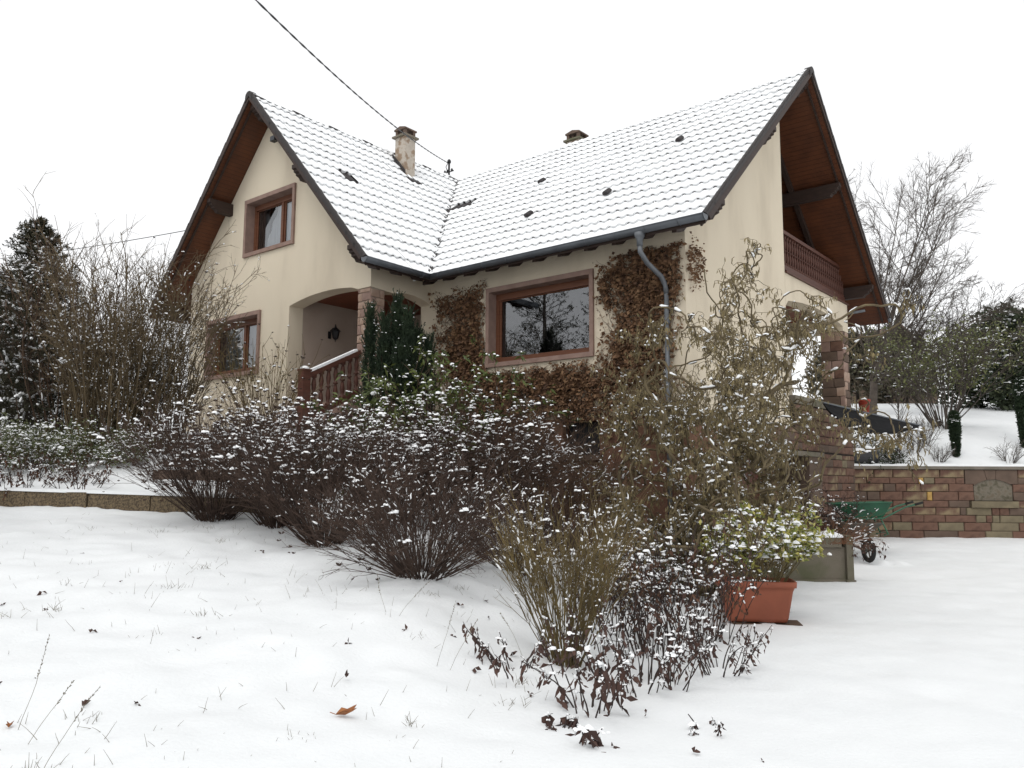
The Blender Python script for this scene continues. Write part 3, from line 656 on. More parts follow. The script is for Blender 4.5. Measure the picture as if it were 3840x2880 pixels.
# verge tiles on all four verges: stepped dark caps, then barge boards
def verge(kind, rows):
    mb = MB(); mb.box((-0.055, -0.02, -0.055), (0.04, GA + 0.03, 0.012)); mb.tube([(-0.01, -0.03, 0.010), (-0.01, GA + 0.02, -0.006)], [0.045, 0.036], 8)
    me = mb.mesh('verge_tile', 'verge')
    tot = 6.378 if kind[0] == 'A' else 7.113
    for i in range(rows):
        s = min(i * GA, tot - GA - 0.06)
        if kind == 'A+': p = (EA - s * math.cos(thA), VG0, 5.94 + s * math.sin(thA)); m3 = MA
        if kind == 'A-': p = (2 * RU - EA + s * math.cos(thA), VG0, 5.94 + s * math.sin(thA)); m3 = Matrix(((0, math.cos(thA), -math.sin(thA)), (-1, 0, 0), (0, math.sin(thA), math.cos(thA))))
        if kind == 'B-': p = (UG1, EB + s * math.cos(thB), 5.94 + s * math.sin(thB)); m3 = MBm
        if kind == 'B+': p = (UG1, 2 * RV - EB - s * math.cos(thB), 5.94 + s * math.sin(thB)); m3 = Matrix(((-1, 0, 0), (0, -math.cos(thB), math.sin(thB)), (0, math.sin(thB), math.cos(thB))))
        o = obj('verge_tile', me, ROOF, Vector(p) - off)
        tilt = Matrix.Rotation(0.055, 3, 'X')
        o.rotation_euler = (m3 @ tilt).to_euler()
for kd, rw in (('A+', nA), ('A-', nA), ('B-', nB), ('B+', nB)): verge(kd, rw)
def barge(p, q, out, dz=-0.115, hgt=0.10, name='barge_board'):
    hb = HB(); hb.beam((p[0] + out[0], p[1] + out[1], p[2] + dz), (q[0] + out[0], q[1] + out[1], q[2] + dz), 0.035, hgt); hb.obj(name, 'dark_wood', ROOF)
for sgn in (1, -1):
    e = RU + sgn * 4.22; barge((e, VG0, zA(e)), (RU + sgn * .02, VG0, RZ), (0, -0.025)); barge((e, VG0, zA(e)), (RU + sgn * .02, VG0, RZ), (0, 0.12), -0.205, 0.08)
    e = RV + sgn * 5.25; barge((UG1, e, zB(e)), (UG1, RV + sgn * .02, RZ), (0.025, 0)); barge((UG1, e, zB(e)), (UG1, RV + sgn * .02, RZ), (-0.12, 0), -0.205, 0.08)
# carved purlins
def purlin_front(u, du=0.15, hgt=0.30):
    zt = min(zA(u - du / 2), zA(u + du / 2)) - UNDER + 0.015
    prof = [(VA + 0.2, zt), (VG0 + 0.06, zt), (VG0 + 0.06, zt - 0.09), (VG0 + 0.11, zt - 0.11), (VG0 + 0.11, zt - 0.15), (VG0 + 0.17, zt - 0.17), (VG0 + 0.17, zt - 0.21), (VG0 + 0.25, zt - 0.24), (VG0 + 0.29, zt - hgt), (VA + 0.2, zt - hgt)]
    hb = HB(); hb.prism([(u - du / 2, a, b) for a, b in prof], (du, 0, 0)); hb.obj('purlin', 'dark_wood', ROOF)
for u in (RU, RU - 1.75, RU + 1.75, RU - 3.95, RU + 3.75): purlin_front(u)
def purlin_right(v, dv=0.15, hgt=0.30, u_in=UG - 1.3):
    zt = min(zB(v - dv / 2), zB(v + dv / 2)) - UNDER + 0.015
    e = UG1 - 0.06
    prof = [(u_in, zt), (e, zt), (e, zt - 0.09), (e - .05, zt - 0.11), (e - .05, zt - 0.15), (e - .11, zt - 0.17), (e - .11, zt - 0.21), (e - .19, zt - 0.24), (e - .23, zt - hgt), (u_in, zt - hgt)]
    hb = HB(); hb.prism([(a, v - dv / 2, b) for a, b in prof], (0, dv, 0)); hb.obj('purlin', 'dark_wood', ROOF)
purlin_right(RV); purlin_right(RV - 2.0, u_in=UG - .2); purlin_right(RV + 2.0); purlin_right(RV - 4.5, u_in=UG - .2); purlin_right(RV + 4.3)
for u in (UG - 0.5,):
    hb = HB(); hb.beam((u, RV + .3, zB(RV + .3) - UNDER - .06), (u, 21.4, zB(21.4) - UNDER - .06), 0.1, 0.14); hb.obj('rafter', 'dark_wood', ROOF)
hb = HB(); hb.tube([(UG - .05, VR + 0.02, 5.93), (UG1 - .30, VR + .12, 5.98)], 0.035, 6); hb.obj('overflow_pipe', 'zinc_light', HOUSE, smooth=True)
# rafter tails under the long eave and the porch eave
for k in range(11):
    u = UW + 0.35 + k * 0.6
    if u > UG + 0.5: break
    z0, z1 = zB(EB + 0.03) - UNDER + 0.02, zB(VB) - UNDER + 0.02
    hb = HB(); hb.prism([(u, EB + 0.05, z0 + .02), (u, VB + .05, z1), (u, VB + .05, z1 - .19), (u, EB + 0.30, z0 + 0.02), (u, EB + 0.05, z0 - .05)], (0.09, 0, 0)); hb.obj('rafter_tail', 'dark_wood', ROOF)
for v in (10.55, 11.15, 11.75):
    z0, z1 = zA(EA - 0.03) - UNDER + 0.02, zA(UW) - UNDER + 0.02
    hb = HB(); hb.prism([(EA - 0.05, v, z0 + .02), (UW, v, z1), (UW, v, z1 - .19), (EA - 0.30, v, z0 + .02), (EA - 0.05, v, z0 - .05)], (0, 0.09, 0)); hb.obj('rafter_tail', 'dark_wood', ROOF)
# valley flashing
hb = HB(); p0 = Vector((EA, EB, 5.94)); p1 = Vector((RU, RV, RZ)); n = 44; vv = []; ff = []
for i in range(n + 1):
    t = i / n; p = p0 + (p1 - p0) * t; w = 0.045 + 0.02 * math.sin(i * 2.4) + 0.012 * math.sin(i * 5.1)
    vv += [(p.x - w * .75, p.y - w * .65, p.z + 0.058), (p.x, p.y, p.z + 0.030), (p.x + w * .75, p.y + w * .65, p.z + 0.058)]
for i in range(n):
    if i % 5 == 3: continue
    ff += [[3 * i, 3 * i + 1, 3 * i + 4, 3 * i + 3], [3 * i + 1, 3 * i + 2, 3 * i + 5, 3 * i + 4]]
hb.add(vv, ff); hb.obj('valley_flashing', 'tile', ROOF)
# hooded vent tiles
for (u, v) in ((-10.72, 13.57), (-11.62, 15.22), (-8.74, 13.65), (-7.96, 15.34)):
    mb = MB(); mb.prism([(-0.07, -0.10, 0.05), (-0.08, -0.10, 0.10), (-0.04, -0.11, 0.15), (0.03, -0.11, 0.155), (0.08, -0.10, 0.11), (0.08, -0.10, 0.05)], (0, 0.26, -0.03))
    mb.obj('vent_tile', 'tile', ROOF); o = COL.objects[-1]
    o.location = Vector((u, v, zB(v) - .015)) - off; o.rotation_euler = MBm.to_euler(); o.scale = (.75, .8, .8)
# chimneys
ch = empty('chimney'); ch.parent = ROOF
def chim(cu, cv, zb, zt, w, parent, lamella=True):
    hb = HB(); hb.box((cu - w / 2, cv - w / 2, zb), (cu + w / 2, cv + w / 2, zt)); hb.obj('shaft', 'chimney_plaster', parent)
    hb = HB(); hb.box((cu - w / 2 - .07, cv - w / 2 - .07, zt), (cu + w / 2 + .07, cv + w / 2 + .07, zt + 0.05)); hb.obj('slab', 'concrete', parent)
    hb = HB()
    for a in (-1, 1):
        for b in (-1, 1): hb.box((cu + a * (w / 2 - .04) - .04, cv + b * (w / 2 - .04) - .04, zt + .05), (cu + a * (w / 2 - .04) + .04, cv + b * (w / 2 - .04) + .04, zt + .20))
    hb.box((cu - .02, cv - w / 2, zt + .05), (cu + .02, cv + w / 2, zt + .12))
    hb.prism([(cu - w / 2 - .03, cv - w / 2 - .03, zt + .20), (cu + w / 2 + .03, cv - w / 2 - .03, zt + .20), (cu + w / 2 + .03, cv - w / 2 - .03, zt + .24), (cu, cv - w / 2 - .03, zt + .30), (cu - w / 2 - .03, cv - w / 2 - .03, zt + .24)], (0, w + .06, 0))
    hb.obj('cap', 'st_grey', parent)
chim(-15.80, 14.55, 9.5, 10.80, 0.38, ch)
hb = HB(); hb.prism([(-15.59, 14.33, 9.66), (-15.59, 14.77, 9.66), (-15.36, 14.77, 9.46), (-15.36, 14.33, 9.46)], (0, 0, 0.045)); hb.prism([(-16.05, 14.32, 10.25), (-15.55, 14.32, 9.70), (-15.55, 14.30, 9.82), (-16.05, 14.30, 10.37)], (0, 0.04, 0)); hb.obj('flashing', 'tile', ch)
ch2 = empty('chimney'); ch2.parent = ROOF
chim(-12.66, 18.2, 9.6, 11.08, 0.42, ch2)
# service mast and cables
hb = HB(); hb.tube([(-16.51, 17.0, 10.5), (-16.51, 17.0, 11.14)], 0.03, 8); hb.lathe([(0.05, 11.08), (0.06, 11.12), (0.05, 11.17), (0.02, 11.2)], (-16.51, 17.0, 0), 8)
hb.tube([(-16.70, 17.0, 10.80), (-16.32, 17.0, 10.80)], 0.018, 6)
for a in (-0.17, -0.06, 0.12): hb.lathe([(0.025, 10.80), (0.04, 10.83), (0.025, 10.87), (0.012, 10.89)], (-16.51 + a, 17.0, 0), 8)
hb.tube([(-16.58, 17.0, 10.85), (-16.62, 16.98, 10.98), (-16.53, 16.97, 11.08)], 0.012, 5)
hb.obj('service_mast', 'black_metal', HOUSE, smooth=True)
def cable(name, P, Q, sag, r, strands, label, cat, twist=2.2, n=160, ext=1.0):
    P, Q = Vector(P), Vector(Q); root = empty(name, P, 0, label, cat)
    for s in range(strands):
        pts = []
        for i in range(n + 1):
            t = ext * i / n; p = P + (Q - P) * t + Vector((0, 0, -4 * sag * t * (1 - t)))
            a = t * (Q - P).length * twist * 2 * math.pi / 1.0 + s * 2 * math.pi / strands; rad = r * 0.9 if strands > 1 else 0
            pts.append(p + Vector((math.cos(a) * rad, 0, math.sin(a) * rad)) - P)
        mb = MB(); mb.tube([tuple(p) for p in pts], r, 5); mb.obj('strand', 'cable', root, smooth=True)
cable('power_cable', (-1.97, 23.65, 11.10), (-3.49, 10.31, 7.99), 0.2, 0.0085, 2, 'twisted black power cable slung down to the mast on the roof', 'cable', twist=1.3, ext=2.2, n=400)
cable('telephone_wire', (-7.6, 22.4, 8.9), (-30.0, 40.0, 12.2), 0.25, 0.013, 1, 'thin wire running from the left gable over the conifer', 'cable', n=30, ext=1.4)
# gutters
def gutter(p, q, drop=0.0):
    hb = HB(); p = Vector(p); q = Vector(q); d = (q - p).normalized(); sd = d.cross(Vector((0, 0, 1)))
    n = 10; r = 0.085; v = []; f = []
    for P in (p, q):
        for i in range(n + 1):
            a = math.pi * i / n; c = P + sd * math.cos(a) * r + Vector((0, 0, -math.sin(a) * r * 1.1)); v.append(tuple(c))
        for i in range(n + 1):
            a = math.pi * (1 - i / n); c = P + sd * math.cos(a) * (r - .006) + Vector((0, 0, -math.sin(a) * (r * 1.1 - .006))); v.append(tuple(c))
    m = 2 * (n + 1)
    f = [[i, (i + 1) % m, (i + 1) % m + m, i + m] for i in range(m)] + [list(range(m))[::-1], [m + i for i in range(m)]]
    hb.add(v, f)
    hb.tube([tuple(p + sd * r), tuple(q + sd * r)], 0.011, 6); hb.tube([tuple(p - sd * r), tuple(q - sd * r)], 0.011, 6)
    L = (q - p).length; k = 0.3
    while k < L:      # joints and brackets
        c = p + d * k; pts = [tuple(c + sd * math.cos(math.pi * i / 8) * (r + .004) + Vector((0, 0, -math.sin(math.pi * i / 8) * (r * 1.1 + .004)))) for i in range(9)]
        hb.tube(pts, 0.007, 4); k += 0.62
    return hb, sd
gxy = EA + 0.06
hb, _ = gutter((gxy, VG0 - 0.06, 5.90), (gxy, EB - 0.06, 5.885)); hb.obj('gutter', 'zinc', HOUSE, smooth=True)
hb, _ = gutter((gxy, EB - 0.06, 5.885), (UG1 + 0.02, EB - 0.06, 5.91)); hb.obj('gutter', 'zinc', HOUSE, smooth=True)
hb, _ = gutter((UG1 + 0.02, VE1 + 0.06, 5.90), (-16.0, VE1 + 0.06, 5.88)); hb.obj('gutter', 'zinc', HOUSE, smooth=True)
for (c, ax) in (((gxy, VG0 - 0.07, 5.90), 'v'), ((UG1 + 0.03, EB - 0.06, 5.91), 'u'), ((UG1 + 0.03, VE1 + 0.06, 5.90), 'u')):
    hb = HB(); ring = [(math.cos(math.pi * i / 10) * 0.09, -math.sin(math.pi * i / 10) * 0.1) for i in range(11)]
    if ax == 'v': hb.prism([(c[0] + a, c[1], c[2] + b) for a, b in ring], (0, 0.008, 0))
    else: hb.prism([(c[0], c[1] + a, c[2] + b) for a, b in ring], (0.008, 0, 0))
    hb.obj('gutter_end', 'zinc_light', HOUSE)
DP = empty('downpipe'); DP.parent = HOUSE
hb = HB(); ud = -7.0
hb.lathe([(0.10, 5.83), (0.085, 5.76), (0.055, 5.70), (0.055, 5.60)], (ud, EB - 0.06, 0), 10); hb.obj('outlet', 'zinc_light', DP, smooth=True)
hb = HB(); hb.tube([(ud, EB - .06, 5.62), (ud, EB - .05, 5.50), (ud + .05, EB + .10, 5.32), (ud + .13, VB - .22, 5.14), (ud + .16, VB - .13, 5.0), (ud + .17, VB - .11, 4.85)], 0.045, 10); hb.obj('elbow', 'zinc_light', DP, smooth=True)
hb = HB(); hb.tube([(ud + .17, VB - .11, 4.86), (ud + .17, VB - .11, -0.1)], 0.041, 10); hb.obj('pipe', 'zinc_light', DP, smooth=True)
for z in (4.3, 2.9):
    hb = HB(); hb.tube([(ud + .17, VB - .11, z), (ud + .17, VB - .11, z + .05)], 0.058, 10); hb.obj('pipe_clip', 'zinc', DP, smooth=True)
# flood lamp under the front gable
fl = empty('flood_lamp', H2W(-16.2, VA - 0.14, 9.62), -YAW, 'small dark flood lamp fixed high under the front gable', 'lamp')
mb = MB(); mb.box((-0.09, -0.1, -0.06), (0.09, 0.02, 0.06)); mb.obj('housing', 'black_metal', fl)
mb = MB(); mb.box((-0.08, -0.106, -0.05), (0.08, -0.101, 0.05)); mb.obj('lens', 'zinc_light', fl)
mb = MB(); mb.box((-0.02, 0.02, -0.02), (0.02, 0.14, 0.02)); mb.obj('bracket', 'black_metal', fl)
# dark metal canopy over the basement way beside the terrace
def W(x, y, z): return (x, y, z)
cano = empty('metal_canopy', (8.3, 19.0, 3.4), 0, 'dark curved metal canopy sheet tapering from the terrace over the bank', 'canopy')
mb = MB(); NC = 14; vv = []; ff = []
ca, cb = Vector((7.10, 18.52, 3.34)), Vector((9.80, 19.58, 2.91))
low = [Vector((6.95, 17.35, 2.92)), Vector((7.22, 17.58, 2.74)), Vector((7.98, 18.0, 2.63)), Vector((8.78, 18.6, 2.68)), Vector((9.78, 19.54, 2.90))]
for i in range(NC + 1):
    t = i / NC; p = ca.lerp(cb, t); g_ = t * 4; k_ = min(int(g_), 3); q = low[k_].lerp(low[k_ + 1], g_ - k_)
    for j in range(5):
        s_ = j / 4; r_ = p.lerp(q, s_); r_.z -= 0.06 * math.sin(math.pi * s_) * (1 - t); vv.append(tuple(r_ - Vector((8.3, 19.0, 3.4))))
m_ = len(vv); vv += [(a, b, c + 0.045) for a, b, c in vv]
for i in range(NC):
    for j in range(4):
        a = i * 5 + j; ff += [[a, a + 5, a + 6, a + 1], [a + m_, a + 1 + m_, a + 6 + m_, a + 5 + m_]]
    ff += [[i * 5, i * 5 + m_, i * 5 + 5 + m_, i * 5 + 5], [i * 5 + 4, i * 5 + 9, i * 5 + 9 + m_, i * 5 + 4 + m_]]
mb.add(vv, ff); mb.obj('sheet', 'dark_sheet', cano, smooth=True)
mb = MB(); mb.tube([tuple(ca - Vector((8.3, 19.0, 3.36))), tuple(cb - Vector((8.3, 19.0, 3.36)))], 0.022, 6); mb.obj('edge_rail', 'zinc', cano)

# ------------------------------------------------------------------ retaining wall beside the drive
RWA = math.atan(-0.062)
RW = empty('retaining_wall', (8.68, 20.82, 0.15), RWA, 'coursed sandstone retaining wall with blind arched niche at the end of the drive', 'wall')
K = 0.002584
def wx(Xz): return (Xz - 520) * K * 0.955
def wz(Yz): return 0.07 + (930 - Yz) * K
WL = 9.5
mb = MB(); mb.box((-0.3, 0.0, -0.3), (WL, 0.30, wz(275))); mb.obj('core', 'mortar', RW)
mb = MB(); mb.box((-0.3, -0.07, wz(272)), (WL, 0.38, wz(272) + 0.075)); mb.obj('coping', 'cap_stone', RW)
rows = [
 (275, 352, [300, 500, 720, 910, 1105, 1378, 1620], [2145, 2330, 2560, 2790, 3000, 3260, 3480, 3700, 3950, 4180]),
 (356, 412, [300, 385, 478, 645, 875, 1165, 1215, 1322, 1533, 1620], [2145, 2300, 2480, 2720, 2900, 3140, 3400, 3640, 3860, 4180]),
 (416, 487, [300, 350, 565, 813, 932, 1040, 1180, 1458, 1706], [2088, 2260, 2500, 2640, 2880, 3100, 3330, 3560, 3800, 4180]),
 (491, 572, [300, 435, 645, 770, 1000, 1240, 1295, 1550, 1706], [2088, 2200, 2420, 2660, 2800, 3040, 3300, 3500, 3760, 4180]),
 (576, 638, [300, 370, 585, 805, 895, 1032, 1200, 1450, 1660], [2128, 2350, 2600, 2840, 3080, 3300, 3540, 3800, 4180]),
 (642, 712, [300, 560, 760, 895, 1090, 1320, 1560, 1620, 1870, 1945, 2040, 2290, 2500, 2760, 3000, 3200, 3460, 3700, 4180], None),
 (716, 782, [300, 520, 740, 970, 1198, 1408, 1712, 1812, 1870, 1945, 2180, 2400, 2640, 2880, 3120, 3360, 3600, 3860, 4180], None),
 (786, 862, [300, 480, 680, 885, 1078, 1337, 1590, 1855, 2128, 2380, 2600, 2860, 3100, 3340, 3580, 3840, 4180], None),
 (866, 945, [300, 550, 755, 950, 1190, 1525, 1795, 2060, 2310, 2560, 2800, 3060, 3300, 3560, 3800, 4180], None)]
special = {(1, 1165): 'st_ochre', (3, 1240): 'st_ochre', (0, 1105): 'st_mix', (0, 1378): 'st_mix', (7, 885): 'st_olive', (7, 1337): 'st_olive', (7, 1855): 'st_olive', (5, 1320): 'st_mix', (5, 1090): 'st_mix', (5, 1620): 'st_olive',
           (6, 1945): 'st_olive', (8, 1795): 'st_olive', (2, 1180): 'st_mix', (0, 720): 'st_mix', (0, 910): 'st_mix', (7, 1078): 'st_red', (7, 1590): 'st_red', (3, 1000): 'st_mix', (4, 1450): 'st_grey', (2, 565): 'st_mix', (1, 1322): 'st_red', (3, 1295): 'st_red', (3, 1550): 'st_red'}
def put_stone(x0, x1, y0, y1, m, sd, d=0.035):
    me = stone_mesh('stone', (x1 - x0) * K * 0.955 - 0.014, (y1 - y0) * K - 0.008, d, m, sd)
    obj('stone', me, RW, (wx((x0 + x1) / 2), 0.0, wz((y0 + y1) / 2)))
for ri, (y0, y1, a, b) in enumerate(rows):
    for seq in (a, b):
        if not seq: continue
        for i in range(len(seq) - 1):
            if seq[i + 1] <= 420: continue
            put_stone(max(seq[i], 430), seq[i + 1], y0 - 2, y1 + 2, special.get((ri, seq[i]), stone_mat()), ri * 31 + i)
# arch voussoirs, niche and ledge
def wpoly(pts, d0, d1, name, m):
    mb = MB(); mb.prism([(wx(a), d0, wz(b)) for a, b in pts], (0, d1 - d0, 0)); mb.obj(name, m, RW)
ap = [(1708 + (2086 - 1708) * i / 18, 430 - 62 * math.sin(math.pi * i / 18) ** 0.8) for i in range(19)]
wpoly([(1626, 278), (1813, 278), (1836, ap[6][1] - 2)] + ap[0:6][::-1] + [(1706, 412), (1626, 412)], 0.0, -0.035, 'voussoir', 'st_grey')
wpoly([(1818, 278), (1932, 278), (1922, ap[10][1] - 3)] + ap[7:10][::-1] + [(1840, ap[6][1] - 4)], 0.0, -0.035, 'voussoir', 'st_grey')
wpoly([(1937, 278), (2140, 278), (2140, 412), (2088, 412)] + ap[11:18][::-1] + [(1926, ap[10][1] - 4)], 0.0, -0.035, 'voussoir', 'st_grey')
wpoly([(1712, 572)] + ap[0:19] + [(2083, 572)], 0.0, -0.012, 'niche', 'niche')
wpoly([(1665, 578), (2125, 578), (2125, 640), (1665, 640)], 0.0, -0.10, 'ledge', 'st_olive')
# snow lying on the coping
mb = MB(); n = 90; vv = []; ff = []; rr2 = random.Random(3)
for i in range(n + 1):
    x = -0.3 + (WL + 0.3) * i / n; e = -0.055 + rr2.uniform(-.012, .012); hgt = 0.05 + rr2.uniform(-.012, .015)
    vv += [(x, e, wz(272) + 0.077), (x, e + 0.02, wz(272) + 0.075 + hgt), (x, 0.40, wz(272) + 0.085 + hgt), (x, 0.45, wz(272) + 0.02)]
for i in range(n):
    for j in range(3): a = 4 * i + j; ff.append([a, a + 4, a + 5, a + 1])
mb.add(vv, ff); mb.obj('snow_cover', 'snow', RW, smooth=True)

# ------------------------------------------------------------------ kerb at the head of the lawn
KB_ = empty('kerb', (-6.5, 12.9, gz(-6.5, 12.7)), -0.04, 'low exposed-aggregate kerb blocks edging the upper bed', 'kerb')
kb_me = []
for s in range(3):
    mb = MB(); r = random.Random(s); w, hh, dd = 0.98, 0.26, 0.16
    mb.box((-w / 2, -dd / 2, -0.12), (w / 2, dd / 2, hh - 0.015)); mb.box((-w / 2 + .012, -dd / 2 + .012, hh - 0.015), (w / 2 - .012, dd / 2 - .012, hh)); kb_me.append(mb.mesh('block', 'kerb'))
for i in range(7):
    x = -3.6 + i * 1.0; o = obj('block', kb_me[i % 3], KB_, (x, SR.uniform(-.015, .015), gz(-6.5 + x, 12.7) - gz(-6.5, 12.7) + SR.uniform(-.01, .01) - 0.02)); o.rotation_euler = (0, 0, SR.uniform(-.02, .02))
    mb = MB(); mb.lathe([(0.06, 0), (0.055, 0.03), (0.03, 0.045)], (0, 0, 0), 8); 
# snow on the kerb
mb = MB(); n = 60; vv = []; ff = []
for i in range(n + 1):
    x = -4.1 + 7.0 * i / n; z = gz(-6.5 + x, 12.7) - gz(-6.5, 12.7) + 0.235; a = rr2.uniform(-.012, .012)
    vv += [(x, -0.085 + a, z), (x, -0.06 + a, z + 0.04), (x, 0.02, z + 0.055), (x, 0.14, z + 0.03), (x, 0.2, z - 0.08)]
for i in range(n):
    for j in range(4): q = 5 * i + j; ff.append([q, q + 5, q + 6, q + 1])
mb.add(vv, ff); mb.obj('snow_cover', 'snow', KB_, smooth=True)

# ------------------------------------------------------------------ plant tools (numpy)
def nrm(a): return a / np.maximum(np.linalg.norm(a, axis=-1, keepdims=True), 1e-9)
def rdir(r, n): return nrm(r.normal(size=(n, 3)))
def grow(r, base, d, length, K, wob=0.1, grav=0.0, curl=0.0, keep=0.0):
    """n polylines of K points; grav > 0 bends up, < 0 droops"""
    n = len(base); P = np.zeros((n, K, 3)); P[:, 0] = base; d = nrm(np.array(d, float)); d_0 = d.copy(); w = r.normal(size=(n, 3)) * curl
    st = (np.asarray(length, float) / (K - 1)).reshape(-1, 1) * np.ones((n, 1))
    for k in range(1, K):
        d = d + r.normal(size=(n, 3)) * wob
        d[:, 2] += grav
        if curl:
            w = w * 0.55 + r.normal(size=(n, 3)) * curl; d = d + np.cross(w, d)
        if keep: d = d + keep * d_0
        d = nrm(d); P[:, k] = P[:, k - 1] + d * st
    return P
def sprout(r, P, n, t0, t1, spread, upbias=0.0):
    """n children per parent polyline: base points and directions"""
    N, K, _ = P.shape; idx = np.repeat(np.arange(N), n)
    t = r.uniform(t0, t1, len(idx)) * (K - 1); i = np.minimum(t.astype(int), K - 2); f = (t - i)[:, None]
    b = P[idx, i] * (1 - f) + P[idx, i + 1] * f; tan = nrm(P[idx, i + 1] - P[idx, i])
    o = rdir(r, len(idx)); o = nrm(o - tan * (o * tan).sum(1, keepdims=True))
    sp = spread * r.uniform(0.6, 1.4, (len(idx), 1)); d = tan * np.cos(sp) + o * np.sin(sp); d[:, 2] += upbias
    return b, nrm(d), idx, t / (K - 1)
def tubes(P, r0, r1, sides=3, lift=0.0):
    """verts, quads for tapering tubes along the polylines"""
    N, K, _ = P.shape; r0 = np.broadcast_to(np.asarray(r0, float), (N,)); r1 = np.broadcast_to(np.asarray(r1, float), (N,))
    T = np.gradient(P, axis=1); T = nrm(T)
    ref = np.where(np.abs(T[..., 2:3]) < 0.9, np.array([0, 0, 1.0]), np.array([1.0, 0, 0])); A = nrm(np.cross(T, ref)); B = np.cross(T, A)
    rad = r0[:, None] + (r1 - r0)[:, None] * np.linspace(0, 1, K)[None]
    V = np.stack([P + (A * math.cos(a) + B * math.sin(a)) * rad[..., None] for a in [2 * math.pi * s / sides + 0.5 for s in range(sides)]], 2)
    V[..., 2] += lift
    ii = np.arange(N * K * sides).reshape(N, K, sides); a = ii[:, :-1]; b = ii[:, 1:]
    F = np.stack([a, np.roll(a, -1, 2), np.roll(b, -1, 2), b], -1).reshape(-1, 4)
    return V.reshape(-1, 3), F
class PM_:
    """plant mesh collector: arrays of verts with tri or quad faces"""
    def __init__(s): s.v = []; s.f3 = []; s.f4 = []; s.n = 0
    def add(s, v, f):
        if len(v) == 0: return
        s.v.append(v); (s.f4 if f.shape[1] == 4 else s.f3).append(f + s.n); s.n += len(v)
    def obj(s, name, m, parent, origin, smooth=False, kind='stuff'):
        if not s.v: return None
        fs = []
        if s.f3: fs.append(np.vstack(s.f3))
        if s.f4: fs.append(np.vstack(s.f4))
        return obj(name, mesh(name, np.vstack(s.v) - np.asarray(origin), fs, m, smooth), parent, kind=kind)
def leaves(p, d, side, L, Wd, fold=0.25, droop=0.0):
    """two-triangle folded leaves"""
    n = len(p); L = np.broadcast_to(np.asarray(L, float), (n,))[:, None]; Wd = np.broadcast_to(np.asarray(Wd, float), (n,))[:, None]
    d = nrm(d); s_ = nrm(side - d * (side * d).sum(1, keepdims=True)); u_ = np.cross(d, s_)
    mid = p + d * L * 0.45; tip = p + d * L + np.array([0, 0, -1.0]) * L * droop
    V = np.stack([p, mid + s_ * Wd / 2 + u_ * Wd * fold, tip, mid - s_ * Wd / 2 + u_ * Wd * fold], 1).reshape(-1, 3)
    i = np.arange(n)[:, None] * 4
    return V, np.vstack([i + np.array([[0, 1, 2]]), i + np.array([[0, 2, 3]])])
_a6 = np.arange(6) * math.pi / 3
_bl = np.vstack([np.stack([np.cos(_a6), np.sin(_a6), 0 * _a6], 1), np.stack([np.cos(_a6 + .4) * .72, np.sin(_a6 + .4) * .72, 0 * _a6 + .5], 1), [[0, 0, .74]]])
_bf = np.array([[i, (i + 1) % 6, 6 + i] for i in range(6)] + [[(i + 1) % 6, 6 + (i + 1) % 6, 6 + i] for i in range(6)] + [[6 + i, 6 + (i + 1) % 6, 12] for i in range(6)])
def blobs(r, p, rx, rz):
    """little rounded snow caps"""
    n = len(p); rx = np.broadcast_to(np.asarray(rx, float), (n,)); rz = np.broadcast_to(np.asarray(rz, float), (n,))
    a = r.uniform(0, 6.28, n); asp = r.uniform(0.6, 1.0, n)
    B = _bl[None] * np.ones((n, 1, 1)) * (1 + r.uniform(-.32, .30, (n, 13, 1)))
    x = B[..., 0] * rx[:, None]; y = B[..., 1] * (rx * asp)[:, None]
    V = np.stack([x * np.cos(a)[:, None] - y * np.sin(a)[:, None], x * np.sin(a)[:, None] + y * np.cos(a)[:, None], B[..., 2] * rz[:, None]], -1) + p[:, None]
    return V.reshape(-1, 3), (np.arange(n)[:, None, None] * 13 + _bf[None]).reshape(-1, 3)
def clumps(r, c, s0):
    """irregular snow clumps made of three overlapping caps"""
    n = len(c); s_ = s0 * np.clip(np.exp(r.normal(size=n) * .5) * .48, .2, 1.05); V = []; F = []; k = 0
    for f, o in ((1, 0), (.75, 1.1), (.6, 1.5)):
        v, q = blobs(r, c + r.normal(size=(n, 3)) * (s_ * o)[:, None] * [[.8, .8, .2]] - (s_ * .25)[:, None] * [[0, 0, 1]], s_ * f, s_ * f * r.uniform(.75, 1.25, n)); V.append(v); F.append(q + k); k += len(v)
    return np.vstack(V), np.vstack(F)
